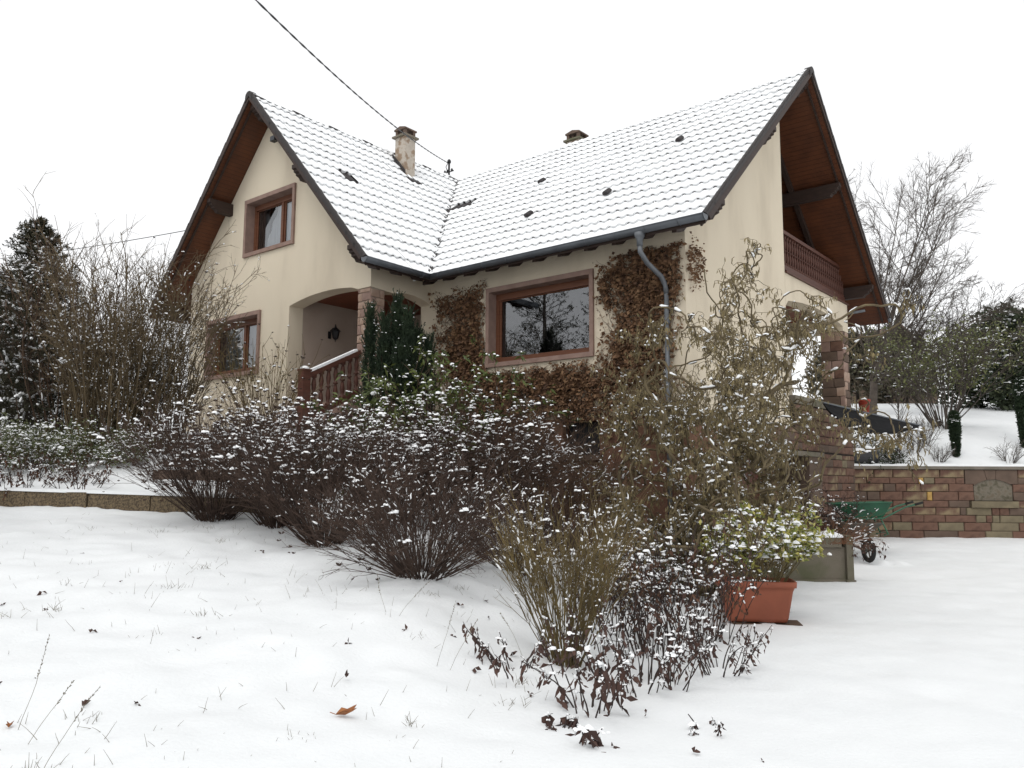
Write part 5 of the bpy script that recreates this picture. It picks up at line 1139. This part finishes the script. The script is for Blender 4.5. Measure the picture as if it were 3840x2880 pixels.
# ------------------------------------------------------------------ corkscrew hazel in front of the house corner
def hz_ok(P, m):
    x, z = P[..., 0], P[..., 2]; top = np.interp(x, [.6, 1.3, 2.0, 2.6, 3.6, 4.6, 5.4], [2.3, 3.3, 4.3, 4.6, 4.3, 3.9, 2.8]); bot = np.interp(x, [.6, 1.5, 3.0, 4.4, 5.4], [1.0, -.2, -.3, 1.25, 1.6])
    return ((x > .55 - m) & (x < 4.55 + m) & (z < top + m) & (z > bot - m)).all(1)
def hazel():
    r = np.random.default_rng(121); base = np.array(on(2.3, 11.6)); root = empty('corkscrew_hazel', tuple(base), 0, 'big corkscrew hazel with twisted branches and olive catkins before the house corner', 'shrub')
    n0 = 200; az = r.uniform(0, 6.28, n0); tl = np.sqrt(r.uniform(.0, 1.0, n0)) * 1.1
    az[:90] = r.uniform(-.6, .8, 90); tl[:90] = r.uniform(.2, .75, 90)          # the reach towards the gable
    d = np.stack([np.cos(az) * np.sin(tl) * 1.2, np.sin(az) * np.sin(tl) * .6, np.cos(tl) + .12], 1); b0 = base + np.stack([np.cos(az) * .3, np.sin(az) * .25, np.full(n0, -.08)], 1)
    L0 = r.uniform(3.6, 6.6, n0); L0[:90] = r.uniform(4.5, 7.0, 90)
    P0 = grow(r, b0, d, L0 * 1.75, 100, .05, .006, .33, .26); P0 = keep_out(P0); P0 = P0[hz_ok(P0, .0)]; rz_ = np.argsort(-P0[:, :, 2].max(1)); P0 = P0[np.concatenate([rz_[:10], r.permutation(rz_[10:60])[:20], r.permutation(rz_[60:])[:14]])]
    pm = PM_(); sn = PM_(); ct = PM_(); pm.add(*tubes(P0, .030, .007, 5)); sn.add(*snowlines(r, P0, .014, .28, 1.15, .014, 30))
    b, dd, ix, tt = sprout(r, P0, 13, .15, 1.0, .95, .0); P1 = keep_out(grow(r, b, dd, r.uniform(.5, 1.5, len(b)), 28, .06, .0, .50, .15)); P1 = P1[hz_ok(P1, .1)]; P0 = P0; pm.add(*tubes(P1, .011, .0035, 3)); lo_ = P1[:, :, 2].mean(1) < 2.5; sn.add(*snowlines(r, P1[lo_], .007, .34, 1.25, .011, 30)); sn.add(*snowlines(r, P1[~lo_], .007, .10, 1.2, .009, 30))
    b, dd, ix, tt = sprout(r, P1, 10, .1, 1.0, .95, -.05); P2 = keep_out(grow(r, b, dd, r.uniform(.18, .55, len(b)), 12, .1, -.02, .6, .10)); P2 = P2[hz_ok(P2, .15)]; pm.add(*tubes(P2, .0048, .002, 3)); sn.add(*snowlines(r, P2, .004, .05, 1.2, .009))
    pm.obj('branches', 'tw_hazel', root, base)
    b, dd, _, _ = sprout(r, P2, 5, .1, 1.0, .6, 0); n = len(b)
    dn = np.stack([r.normal(size=n) * .25, r.normal(size=n) * .25, -np.ones(n)], 1); L = r.uniform(.035, .08, n)
    C = np.stack([b, b + nrm(dn) * L[:, None] * .35, b + nrm(dn) * L[:, None]], 1); V0, F = tubes(C, 1, 1, 3); V = V0.reshape(-1, 3, 3, 3); c = C[:, :, None, :]
    V = c + (V - c) * (np.array([.35, 1, .5])[None, :, None, None] * .007); ct.add(V.reshape(-1, 3), F); ct.obj('catkins', 'catkin', root, base)
    lf = PM_(); q = r.permutation(len(P2))[:2600]; m = len(q); sz = r.uniform(.04, .08, m); lf.add(*leaves(P2[q, -1], np.stack([r.normal(size=m) * .5, r.normal(size=m) * .5, -np.ones(m)], 1), rdir(r, m), sz, sz * .5, .3)); lf.obj('withered_leaves', 'catkin', root, base)
    q = r.permutation(len(P1))[:240]; s_ = r.uniform(.02, .045, len(q)); sn.add(*blobs(r, P1[q, 10], s_, s_ * .5)); sn.obj('snow', 'snow_soft', root, base, smooth=True)
hazel()

# ------------------------------------------------------------------ terracotta box with variegated euonymus
def rrect(w, d, z, rc, n=4):
    out = []
    for cx, cy, a0 in ((w / 2 - rc, d / 2 - rc, 0), (-w / 2 + rc, d / 2 - rc, 90), (-w / 2 + rc, -d / 2 + rc, 180), (w / 2 - rc, -d / 2 + rc, 270)):
        for i in range(n + 1):
            a = math.radians(a0 + 90 * i / n); out.append((cx + rc * math.cos(a), cy + rc * math.sin(a), z))
    return out
def loft(mb, rings, mi=0, cap=True):
    n = len(rings[0]); v = [p for rg in rings for p in rg]
    f = [[i * n + k, i * n + (k + 1) % n, (i + 1) * n + (k + 1) % n, (i + 1) * n + k] for i in range(len(rings) - 1) for k in range(n)]
    if cap: f.append(list(range(n))[::-1])
    mb.add(v, f, mi)
PX, PY = 2.72, 9.42
PX, PY = 2.76, 9.42
pot = empty('plant_box', (PX, PY, gz(PX, PY)), math.radians(-9), 'rectangular terracotta plant box on the edge of the drive', 'planter')
mb = MB(); loft(mb, [rrect(.62, .30, .02, .04), rrect(.66, .33, .06, .05), rrect(.76, .39, .32, .05), rrect(.79, .41, .355, .05), rrect(.83, .45, .36, .06), rrect(.84, .46, .415, .06), rrect(.80, .42, .42, .05), rrect(.77, .39, .38, .05), rrect(.72, .35, .36, .05)]); mb.obj('box', 'terracotta', pot, smooth=True); pot.scale = (1.02, 1.0, 1.12)
mb = MB(); loft(mb, [rrect(.75, .38, .365, .05), rrect(.5, .2, .40, .05), rrect(.1, .05, .41, .02)]); mb.obj('soil_snow', 'snow_soft', pot, smooth=True)
mat_o = empty('floor_mat', (PX + .06, PY - .02, gz(PX, PY)), math.radians(-9), 'dark brown mat under the terracotta box', 'mat')
mb = MB(); mb.box((-.33, -.17, -.03), (.41, .17, .008)); mb.obj('sheet', 'tw_brown', mat_o)
shrub('euonymus', 'yellow-green variegated evergreen with snow caps in the terracotta box', (PX + .12, PY, gz(PX, PY) + .46), 131, 40, .70, (.1, .85), K=6, wob=.1, grav=.03, r0=.006, levels=((5, .35, 1, .4, .6),), bark='tw_olive', spread0=.22, leaf=(10, .080, .036, 'varieg', .25, .022, .16), blob=(150, .06), ell=(1.1, .7))

# ------------------------------------------------------------------ concrete trough with russet grass
TX, TY = 3.55, 13.1; tz = gz(5.2, 12.9)
tr = empty('concrete_trough', (TX, TY, tz - .03), math.radians(3), 'long mossy concrete trough full of snow along the drive', 'trough')
mb = MB(); mb.box((-2.0, -.30, 0), (1.62, -.20, .56)); mb.obj('front_panel', 'concrete', tr)
mb = MB(); mb.box((-2.02, -.34, .56), (1.56, -.17, .70)); mb.box((-2.0, -.33, 0), (1.62, -.303, .07)); mb.obj('front_rim', 'concrete', tr)
mb = MB(); mb.box((1.625, -.36, 0), (1.73, .55, .735)); mb.box((1.60, -.38, -.02), (1.75, -.19, .06)); mb.obj('end_panel', 'concrete', tr)
mb = MB(); mb.box((-2.1, -.345, 0), (-2.003, .55, .72)); mb.obj('end_panel', 'concrete', tr)
mb = MB(); mb.box((-2.0, .45, 0), (1.62, .548, .70)); mb.obj('back_panel', 'concrete', tr)
mb = MB(); n = 46; vv = []; ff = []
for i in range(n + 1):
    x = -2.0 + 3.6 * i / n
    for j, y in enumerate((-.33, -.30, -.1, .15, .4, .5)): vv.append((x, y + rr2.uniform(-.01, .01), (.705 if j in (0, 5) else .745 + .05 * math.sin(i * .7 + j) * (j in (2, 3, 4)) + rr2.uniform(-.012, .012))))
for i in range(n):
    for j in range(5): q = 6 * i + j; ff.append([q, q + 6, q + 7, q + 1])
mb.add(vv, ff); mb.obj('snow_fill', 'snow', tr, smooth=True)
shrub('russet_grass', 'clump of russet dry grass at the end of the concrete trough', (4.85, 12.85, tz + .65), 141, 120, .6, (.2, 1.2), K=6, wob=.12, grav=-.04, r0=.0032, levels=((2, .3, 1, .4, .5),), bark='orange_grass', spread0=.45, cat='grass', blob=(60, .02), ell=(1.3, .7))
shrub('hanging_vine', 'dark withered vine trailing over the end of the concrete trough', (5.33, 12.75, tz + .68), 142, 7, .4, (.9, 1.5), K=8, wob=.1, grav=-.22, r0=.004, levels=((3, .3, 1, .2, .8),), bark='tw_dark', spread0=.15, cat='plant', leaf=(3, .05, .03, 'dead_leaf', -1, .02, .05), ell=(.6, 1))
# ivy-dark shrub in the garage opening
shrub('dark_shrub', 'dark leafless shrub in front of the garage opening', on(6.05, 16.0), 143, 34, 1.4, (.05, .4), K=7, wob=.12, r0=.007, levels=((6, .2, 1, .4, .7), (3, .2, 1, .5, .7)), bark='tw_dark', spread0=.25, leaf=(1, .05, .03, 'dead_leaf', -.5, .02, .05), blob=(120, .03))
# yellow sheet under snow
ys = empty('yellow_sheet', (3.95, 13.1, tz + .70), .3, 'crumpled yellow plastic sheet half hidden by snow on the trough', 'sheet')
def crumple(nx_, ny_, w, d, hgt, seed, z0):
    r = np.random.default_rng(seed); xs, ys_ = np.meshgrid(np.linspace(-w / 2, w / 2, nx_), np.linspace(-d / 2, d / 2, ny_))
    z = hgt * np.clip(1 - (2 * xs / w) ** 4, 0, 1) * np.clip(1 - (2 * ys_ / d) ** 4, 0, 1) * (1 + 1.1 * vnoise(xs * 7 + 5, ys_ * 7, seed)) + z0
    i = np.arange(nx_ * ny_).reshape(ny_, nx_); f = np.stack([i[:-1, :-1], i[:-1, 1:], i[1:, 1:], i[1:, :-1]], -1).reshape(-1, 4)
    return np.stack([xs, ys_, z], -1).reshape(-1, 3), f
v_, f_ = crumple(24, 16, .75, .5, .30, 4, 0.0); obj('sheet', mesh('sheet', v_, [f_], 'yellow_sheet', True), ys)
v_, f_ = crumple(24, 16, .55, .44, .36, 9, -.02); v_[:, 0] += .1; v_[:, 1] += .06; obj('snow_cover', mesh('snow_cover', v_, [f_], 'snow_soft', True), ys)

# ------------------------------------------------------------------ wheelbarrows
def barrow(loc, rz, m, label, snow=True, scale=1.0):
    root = empty('wheelbarrow', loc, rz, label, 'wheelbarrow', 'wheelbarrows by the stone wall')
    root.scale = (scale,) * 3
    top = [(-.50, -.34, .64), (.62, -.30, .60), (.62, .30, .60), (-.50, .34, .64)]; bot = [(-.34, -.22, .33), (.16, -.19, .30), (.16, .19, .30), (-.34, .22, .33)]
    mb = MB(); t = .012
    inn = [(a * .975, b * .965, c + .0) for a, b, c in top]; inb = [(a * .96, b * .94, c + .015) for a, b, c in bot]
    v = top + bot + inn + inb; f = [(4, 5, 6, 7)[::-1]] + [(i, (i + 1) % 4, (i + 1) % 4 + 4, i + 4)[::-1] for i in range(4)] + [(i, (i + 1) % 4, (i + 1) % 4 + 8, i + 8) for i in range(4)] + [(8 + i, 8 + (i + 1) % 4, 12 + (i + 1) % 4, 12 + i) for i in range(4)] + [(12, 13, 14, 15)]
    mb.add(v, f)
    for i in range(4): mb.tube([top[i], top[(i + 1) % 4]], .014, 6)
    mb.obj('tray', m, root)
    mb = MB()
    for s in (-1, 1):
        mb.tube([(.72, s * .07, .20), (.35, s * .17, .28), (-.35, s * .27, .33), (-.75, s * .29, .55), (-1.0, s * .29, .62)], .017, 7)
        mb.tube([(-.30, s * .26, .32), (-.42, s * .27, .02), (-.34, s * .27, .0)], .015, 6); mb.tube([(.30, s * .17, .30), (.52, s * .22, .56)], .012, 6)
    mb.tube([(.72, -.09, .20), (.72, .09, .20)], .012, 6); mb.tube([(-.42, -.27, .04), (-.42, .27, .04)], .01, 6); mb.obj('frame', m, root, smooth=True)
    mb = MB()
    for s in (-1, 1): mb.tube([(-.93, s * .29, .60), (-1.08, s * .29, .645)], .024, 8); mb.obj('grip', 'rubber', root, smooth=True); mb = MB()
    w = empty('wheel', (.72, 0, .20)); w.parent = root
    mb = MB(); ring = [(math.cos(2 * math.pi * i / 24) * .165, 0, math.sin(2 * math.pi * i / 24) * .165) for i in range(25)]; mb.tube(ring, .036, 8, cap=False); mb.obj('tyre', 'rubber', w, smooth=True)
    mb = MB(); ring = [(a * .8, b, c * .8) for a, b, c in ring]; mb.tube(ring, .014, 6, cap=False); mb.tube([(0, -.06, 0), (0, .06, 0)], .025, 8)
    for i in range(5): g = 2 * math.pi * i / 5; mb.tube([(0, 0, 0), (math.cos(g) * .135, 0, math.sin(g) * .135)], .012, 5)
    mb.obj('rim', 'rust', w, smooth=True)
    if snow:
        mb = MB(); mb.box((-.30, -.2, .36), (.12, .17, .42)); v_, f_ = crumple(12, 10, .5, .4, .12, 3, .34); v_[:, 0] -= .1
        obj('snow_fill', mesh('snow_fill', v_, [f_], 'snow_soft', True), root)
    return root
barrow(on(6.42, 15.85), math.radians(-86), 'rust', 'rusty steel wheelbarrow with spoked wheel behind the trough', scale=1.15)
barrow(on(7.0, 16.5, .40), math.radians(171), 'green_paint', 'green wheelbarrow with raised handles stacked on the rusty one')

# ------------------------------------------------------------------ upper garden behind the retaining wall
bn = empty('dustbin', (9.02, 21.02, gz(9.0, 21.3) + .225), math.radians(8), 'black plastic bin lying on its side on the retaining wall', 'bin')
def lathe_x(mb, prof, n=16):
    v = [];
    for x, r_ in prof:
        for k in range(n): g = 2 * math.pi * k / n; v.append((x, r_ * math.cos(g), r_ * math.sin(g)))
    f = [[i * n + k, i * n + (k + 1) % n, (i + 1) * n + (k + 1) % n, (i + 1) * n + k] for i in range(len(prof) - 1) for k in range(n)] + [list(range(n))[::-1], [(len(prof) - 1) * n + k for k in range(n)]]
    mb.add(v, f)
mb = MB(); lathe_x(mb, [(-.33, .155), (-.325, .165), (-.1, .175), (.2, .185), (.30, .19), (.30, .205), (.34, .205), (.345, .16)]); mb.obj('body', 'black_plastic', bn, smooth=False)
mb = MB(); mb.tube([(.34, -.05, .12), (.42, -.05, .12), (.42, -.05, -.05), (.34, -.05, -.05)], .012, 6); mb.obj('handle', 'black_plastic', bn)
mb = MB(); n = 14; vv = []; ff = []
for i in range(n + 1):
    x = -.30 + .62 * i / n
    for j in range(7): a = math.radians(50 + 80 * j / 6); rd = .195 + .035 * math.sin(math.pi * j / 6) * min(1, 4 * i / n, 4 * (1 - i / n)); vv.append((x, math.cos(a) * rd, math.sin(a) * rd))
for i in range(n):
    for j in range(6): q = 7 * i + j; ff.append([q, q + 7, q + 8, q + 1])
mb.add(vv, ff); mb.obj('snow_cover', 'snow_soft', bn, smooth=True)
rp_ = empty('flower_pot', (9.05, 21.45, gz(9.05, 21.6) + 1.2), 0, 'small red plastic pot beside the terrace pillar', 'pot')
rp_.location = H2W(UG + .22, 21.9, 3.42)
mb = MB(); mb.lathe([(.10, -.15), (.14, .22), (.155, .22), (.155, .28), (.14, .28), (.12, .2)], (0, 0, 0), 14); mb.obj('pot', 'red_plastic', rp_, smooth=True)
def twig(x, y, s, seed, lab): shrub('bare_bush', lab, on(x, y), seed, 26, s, (.05, .7), K=6, wob=.1, r0=.007, levels=((4, .3, 1, .45, .5), (2, .3, 1, .5, .5)), bark='tw_grey', spread0=.12, snow_p=.05, group='bare bushes on the bank')
twig(10.15, 21.65, .55, 151, 'small bare bush beside the lying bin'); twig(11.3, 21.65, .5, 152, 'small bare bush in front of the clipped conifer'); twig(13.15, 21.6, .62, 153, 'bare bush above the arched niche'); twig(11.0, 22.3, .85, 154, 'bare forked bush uphill of the lying bin'); twig(11.5, 22.7, .9, 155, 'taller bare bush beside the green leafy bush')
shrub('bare_sapling', 'thin bare sapling behind the metal canopy', on(10.35, 21.9), 156, 3, 2.3, (.0, .12), K=9, wob=.05, r0=.018, levels=((7, .3, 1, .4, .6), (3, .3, 1, .5, .5)), bark='tw_grey', spread0=.05, snow_p=.05, cat='tree')
shrub('ivy_patch', 'dark ivy and dead leaves on the bank under the canopy', on(9.35, 21.75), 157, 90, .8, (.5, 1.4), K=6, wob=.2, r0=.006, levels=((4, .2, 1, .5, .8),), bark='tw_dark', spread0=.4, cat='plant', leaf=(6, .06, .04, 'hedge', -.3, .05, .08), blob=(70, .05))
def column(x, y, h_, w, seed, lab, inv=True):
    r = np.random.default_rng(seed); base = np.array(on(x, y)); root = empty('clipped_conifer', tuple(base), 0, lab, 'tree')
    P = grow(r, base[None], np.array([[0, 0, 1.0]]), [h_ * .9], 6, .02); pm = PM_(); pm.add(*tubes(P, .04, .02, 5)); pm.obj('trunk', 'tw_brown', root, base, kind=None)
    n = 1500; t = r.uniform(0, 1, n); rad = w * (.35 + .65 * np.minimum(1, t * 1.8)) * np.minimum(1, (1.03 - t) * 7) ** .6; az = r.uniform(0, 6.28, n); q = np.sqrt(r.uniform(.2, 1, n)) * rad
    b = base + np.stack([np.cos(az) * q, np.sin(az) * q, t * h_], 1); d = np.stack([np.cos(az) * .5, np.sin(az) * .5, np.ones(n)], 1); b3 = np.repeat(b, 6, 0); d3 = np.repeat(d, 6, 0) + rdir(r, n * 6) * .8; sz = r.uniform(.05, .1, n * 6)
    cr = PM_(); cr.add(*leaves(b3, d3, rdir(r, n * 6), sz, sz * .35, 0)); cr.obj('crown', 'yew', root, base)
    sn = PM_(); k = (t > .75); k[::3] = False; sn.add(*blobs(r, b[k][:60], .05, .03)); sn.obj('snow', 'snow_soft', root, base, smooth=True)
column(11.94, 21.95, 1.2, .12, 161, 'narrow dark clipped conifer standing on the bank'); column(14.2, 22.6, 1.9, .15, 162, 'dark clipped conifer at the far end of the bank')
shrub('leafy_bush', 'tall multi-stemmed green bush with snowy leaves on the bank', on(12.75, 24.0), 163, 36, 3.0, (.05, .62), K=9, wob=.06, grav=.01, r0=.022, levels=((7, .4, 1, .3, .55), (4, .3, 1, .5, .6)), bark='tw_grey', spread0=.3, leaf=(3, .11, .042, 'bright_leaf', -.2, .08, .05), snow_p=.05, snow_r=.012)
# bare tree behind the house
def bare_tree(x, y, h_, seed, lab):
    r = np.random.default_rng(seed); base = np.array(on(x, y)); root = empty('bare_tree', tuple(base), 0, lab, 'tree')
    tr_ = PM_(); P = grow(r, base[None] - [[0, 0, .2]], np.array([[.12, 0, 1.0]]), [1.5], 5, .03); tr_.add(*tubes(P, .15, .12, 8)); tr_.obj('trunk', 'tw_grey', root, base, smooth=True, kind=None)
    n0 = 24; th = np.linspace(-.3, 1.32, n0) + r.uniform(-.06, .06, n0); d = np.stack([np.sin(th), r.normal(size=n0) * .38, np.cos(th)], 1)
    A = grow(r, np.repeat(P[:, -1], n0, 0) + r.normal(size=(n0, 3)) * .08, d, h_ * r.uniform(.60, .80, n0) * (1.08 - .22 * np.clip(th, 0, 2)), 12, .05, .006); cr = PM_(); sn = PM_(); cr.add(*tubes(A, .045, .007, 5)); sn.add(*snowlines(r, A, .03, .2, .9, .02, 30))
    rad = .035; prev = A
    for nc, lr, rd, kk in ((10, .36, .015, 9), (8, .45, .008, 7), (7, .5, .005, 5)):
        b, dd, ix, tt = sprout(r, prev, nc, .18, 1.0, .68, .02); seg = np.linalg.norm(np.diff(prev, axis=1), axis=2).sum(1)[ix]; prev = grow(r, b, dd, seg * lr * r.uniform(.6, 1.15, len(b)) * (1.25 - .6 * tt), kk, .06, .02); cr.add(*tubes(prev, rd, rd * .4, 3))
    cr.obj('crown', 'tw_grey', root, base); sn.obj('snow', 'snow_soft', root, base, smooth=True)
bare_tree(12.75, 28.8, 9.3, 171, 'wide bare deciduous tree behind the right gable')
# hedges and background greenery
def thicket(name, lab, x, y, w, d, h_, seed, n=5000, m='hedge', snow=.25, cat='hedge', size=.22, rise=0.0):
    r = np.random.default_rng(seed); base = np.array(on(x, y)); root = empty(name, tuple(base), 0, lab, cat)
    a = r.uniform(0, 6.28, n); el = np.arcsin(r.uniform(0, 1, n)); q = r.uniform(.72, 1.05, n) * (1 + .22 * np.sin(a * 5 + el * 3) + .1 * r.normal(size=n) * .5)
    ex = .55
    px = np.sign(np.cos(a)) * np.abs(np.cos(a)) ** ex * np.cos(el) ** ex * w / 2 * q; py = np.sign(np.sin(a)) * np.abs(np.sin(a)) ** ex * np.cos(el) ** ex * d / 2 * q; pz = np.sin(el) ** ex * h_ * (q * .5 + .5) + px * rise
    b = base + np.stack([px, py, pz], 1); o = nrm(np.stack([px / w, py / d, pz / h_ * .8 + .1], 1))
    b3 = np.repeat(b, 7, 0) + r.normal(size=(n * 7, 3)) * size * .35; d3 = np.repeat(o, 7, 0) + rdir(r, n * 7) * .9; sz = r.uniform(.6, 1.2, n * 7) * size
    cr = PM_(); cr.add(*leaves(b3, d3, rdir(r, n * 7), sz, sz * .45, .1)); cr.obj('crown', m, root, base)
    tk = PM_(); P = grow(r, np.repeat(base[None], 5, 0) + np.stack([np.linspace(-.35, .35, 5) * w, np.zeros(5), np.full(5, -.1)], 1), np.array([[0, 0, 1.0]] * 5), h_ * .8, 5, .05); tk.add(*tubes(P, .09, .03, 5)); tk.obj('trunk', 'tw_grey', root, base, kind=None)
    sn = PM_(); k = (r.uniform(size=n) < snow) & (o[:, 2] > .35); s_ = r.uniform(.3, .9, k.sum()) * size; sn.add(*blobs(r, b[k] + o[k] * .05, s_, s_ * .4)); sn.obj('snow', 'snow_soft', root, base, smooth=True)
thicket('tall_hedge', 'tall dark clipped hedge with snowy top behind the leafy bush', 22.6, 33.0, 7.6, 3.0, 3.9, 181, 7000, 'hedge', .45, size=.24, rise=.06)
thicket('background_thicket', 'grey-green thicket behind the terrace pillar', 17.2, 38.5, 4.4, 3.0, 3.0, 182, 3000, 'far_green', .12, 'thicket', .25)
hs_ = empty('far_shed', on(19.6, 43.0), .3, 'brown shed with snowy pitched roof beyond the garden', 'shed')
mb = MB(); mb.box((-2.2, -1.5, -.3), (2.2, 1.5, 2.6)); mb.prism([(-2.2, -1.5, 2.6), (2.2, -1.5, 2.6), (0, -1.5, 4.1)], (0, 3.0, 0)); mb.obj('wall', 'far_house', hs_)
for s in (-1, 1): mb = MB(); mb.beam((s * 2.5, 0, 2.45), (0, 0, 4.2), 3.3, .1, up=(0, 0, 1)); mb.obj('roof', 'st_grey', hs_)
thicket('background_thicket', 'dark conifer screen behind the spruce', -17.0, 23.0, 7.0, 3.0, 4.0, 185, 4200, 'spruce', .25, 'thicket', .24)

# ------------------------------------------------------------------ grass blades and litter on the lawn
r = np.random.default_rng(201); n = 2100
gx_ = r.uniform(-6.5, 1.2, n); gy_ = 3.0 + 9.3 * r.uniform(size=n) ** 1.3
k = (vnoise(gx_ * 1.1, gy_ * 1.1, 8) + .35 * vnoise(gx_ * 4, gy_ * 4, 9) > r.uniform(-.25, .45, n)) & (gx_ < .3 + .1 * (gy_ - 5)); gx_, gy_ = gx_[k], gy_[k]; n = len(gx_)
b = np.stack([gx_, gy_, G(gx_, gy_) - .01], 1); az = r.uniform(0, 6.28, n); tl = r.uniform(.2, 1.2, n)
P = grow(r, b, np.stack([np.cos(az) * np.sin(tl), np.sin(az) * np.sin(tl), np.cos(tl)], 1), r.uniform(.03, .095, n) * r.choice([1, 1, 1.6], n), 4, .06, -.04)
pm = PM_(); pm.add(*tubes(P, .0020, .0008, 3))
nt_ = 45; tx_ = r.uniform(-6.0, .4, nt_); ty_ = 3.4 + 8.5 * r.uniform(size=nt_) ** 1.4; b = np.repeat(np.stack([tx_, ty_, G(tx_, ty_) - .01], 1), 13, 0) + r.normal(size=(nt_ * 13, 3)) * [[.06, .05, 0]]
P = grow(r, b, r.normal(size=(len(b), 3)) * [[.6, .6, 0]] + [[0, 0, 1]], r.uniform(.03, .09, len(b)), 4, .08, -.05); pm.add(*tubes(P, .0020, .0008, 3))
def seedstalk(x, y, L, az, seed):
    r = np.random.default_rng(seed); bb = np.array(on(x, y, -.02)); P = grow(r, bb[None], np.array([[math.cos(az) * .5, math.sin(az) * .3, 1.0]]), [L], 9, .06, -.01); pm.add(*tubes(P, .0017, .0012, 3))
    q, d, _, _ = sprout(r, P, 26, .55, 1.0, .5); pm.add(*leaves(q, d, rdir(r, 26), .016, .006))
for i, (x, y, L, az) in enumerate(((-2.75, 4.75, .52, 1.4), (-1.05, 7.2, .42, 2.4), (-.98, 7.2, .45, .6), (-.55, 6.3, .5, 1.2), (-.45, 6.25, .42, .3), (-2.6, 4.6, .4, .3), (-2.35, 4.3, .45, 1.0), (.1, 7.0, .4, 2.6))): seedstalk(x, y, L, az, 210 + i)
gr = pm.obj('grass', 'grass', None, (0, 0, 0)); tag(gr, 'dry grass blades and seed stalks poking through the lawn snow', 'grass', kind='stuff')
def litter(x, y, s, rz, m, lab, tilt=.5):
    o = empty('fallen_leaf', on(x, y, .0), rz, lab, 'leaf')
    mb = MB(); pts = [(0, 0), (.35, -.28), (.55, -.12), (.95, -.34), (.78, 0), (1.0, .30), (.55, .16), (.3, .3)]
    v = [(a * s, b * s, s * (.10 + .5 * abs(b) * 1.2 + .12 * a)) for a, b in pts] + [(.45 * s, 0, s * .06)]; nn = len(pts)
    v += [(a, b, c - .003) for a, b, c in v]; f = [[i, (i + 1) % nn, nn] for i in range(nn)] + [[(i + 1) % nn + nn + 1, i + nn + 1, 2 * nn + 1] for i in range(nn)]
    mb.add(v, f); mb.obj('blade', m, o); mb = MB(); mb.tube([(0, 0, s * .1), (-.25 * s, .04 * s, s * .2)], .0025, 5); mb.obj('stalk', m, o)
litter(-1.05, 5.1, .13, .3, 'leaf_tan', 'tan fallen leaf lying alone on the snowy lawn')
litter(-2.8, 4.75, .06, 2.0, 'leaf_tan', 'little tan leaf beside the tall seed stalk')
litter(-1.4, 9.4, .09, 1.0, 'dead_red', 'dark leaf at the foot of the tall red shrub')
r = np.random.default_rng(220); n = 60; x_ = r.uniform(-5, 1.6, n); y_ = r.uniform(3.6, 10, n); s_ = r.uniform(.012, .035, n); b = np.stack([x_, y_, G(x_, y_) + .012], 1)
pm = PM_(); b3 = np.repeat(b, 3, 0); pm.add(*leaves(b3, rdir(r, n * 3) * [1, 1, .5], rdir(r, n * 3), np.repeat(s_, 3) * 1.6, np.repeat(s_, 3), .3)); lt = pm.obj('leaf_litter', 'dead_leaf', None, (0, 0, 0)); tag(lt, 'scattered dark leaf scraps on the snow', 'litter', kind='stuff')
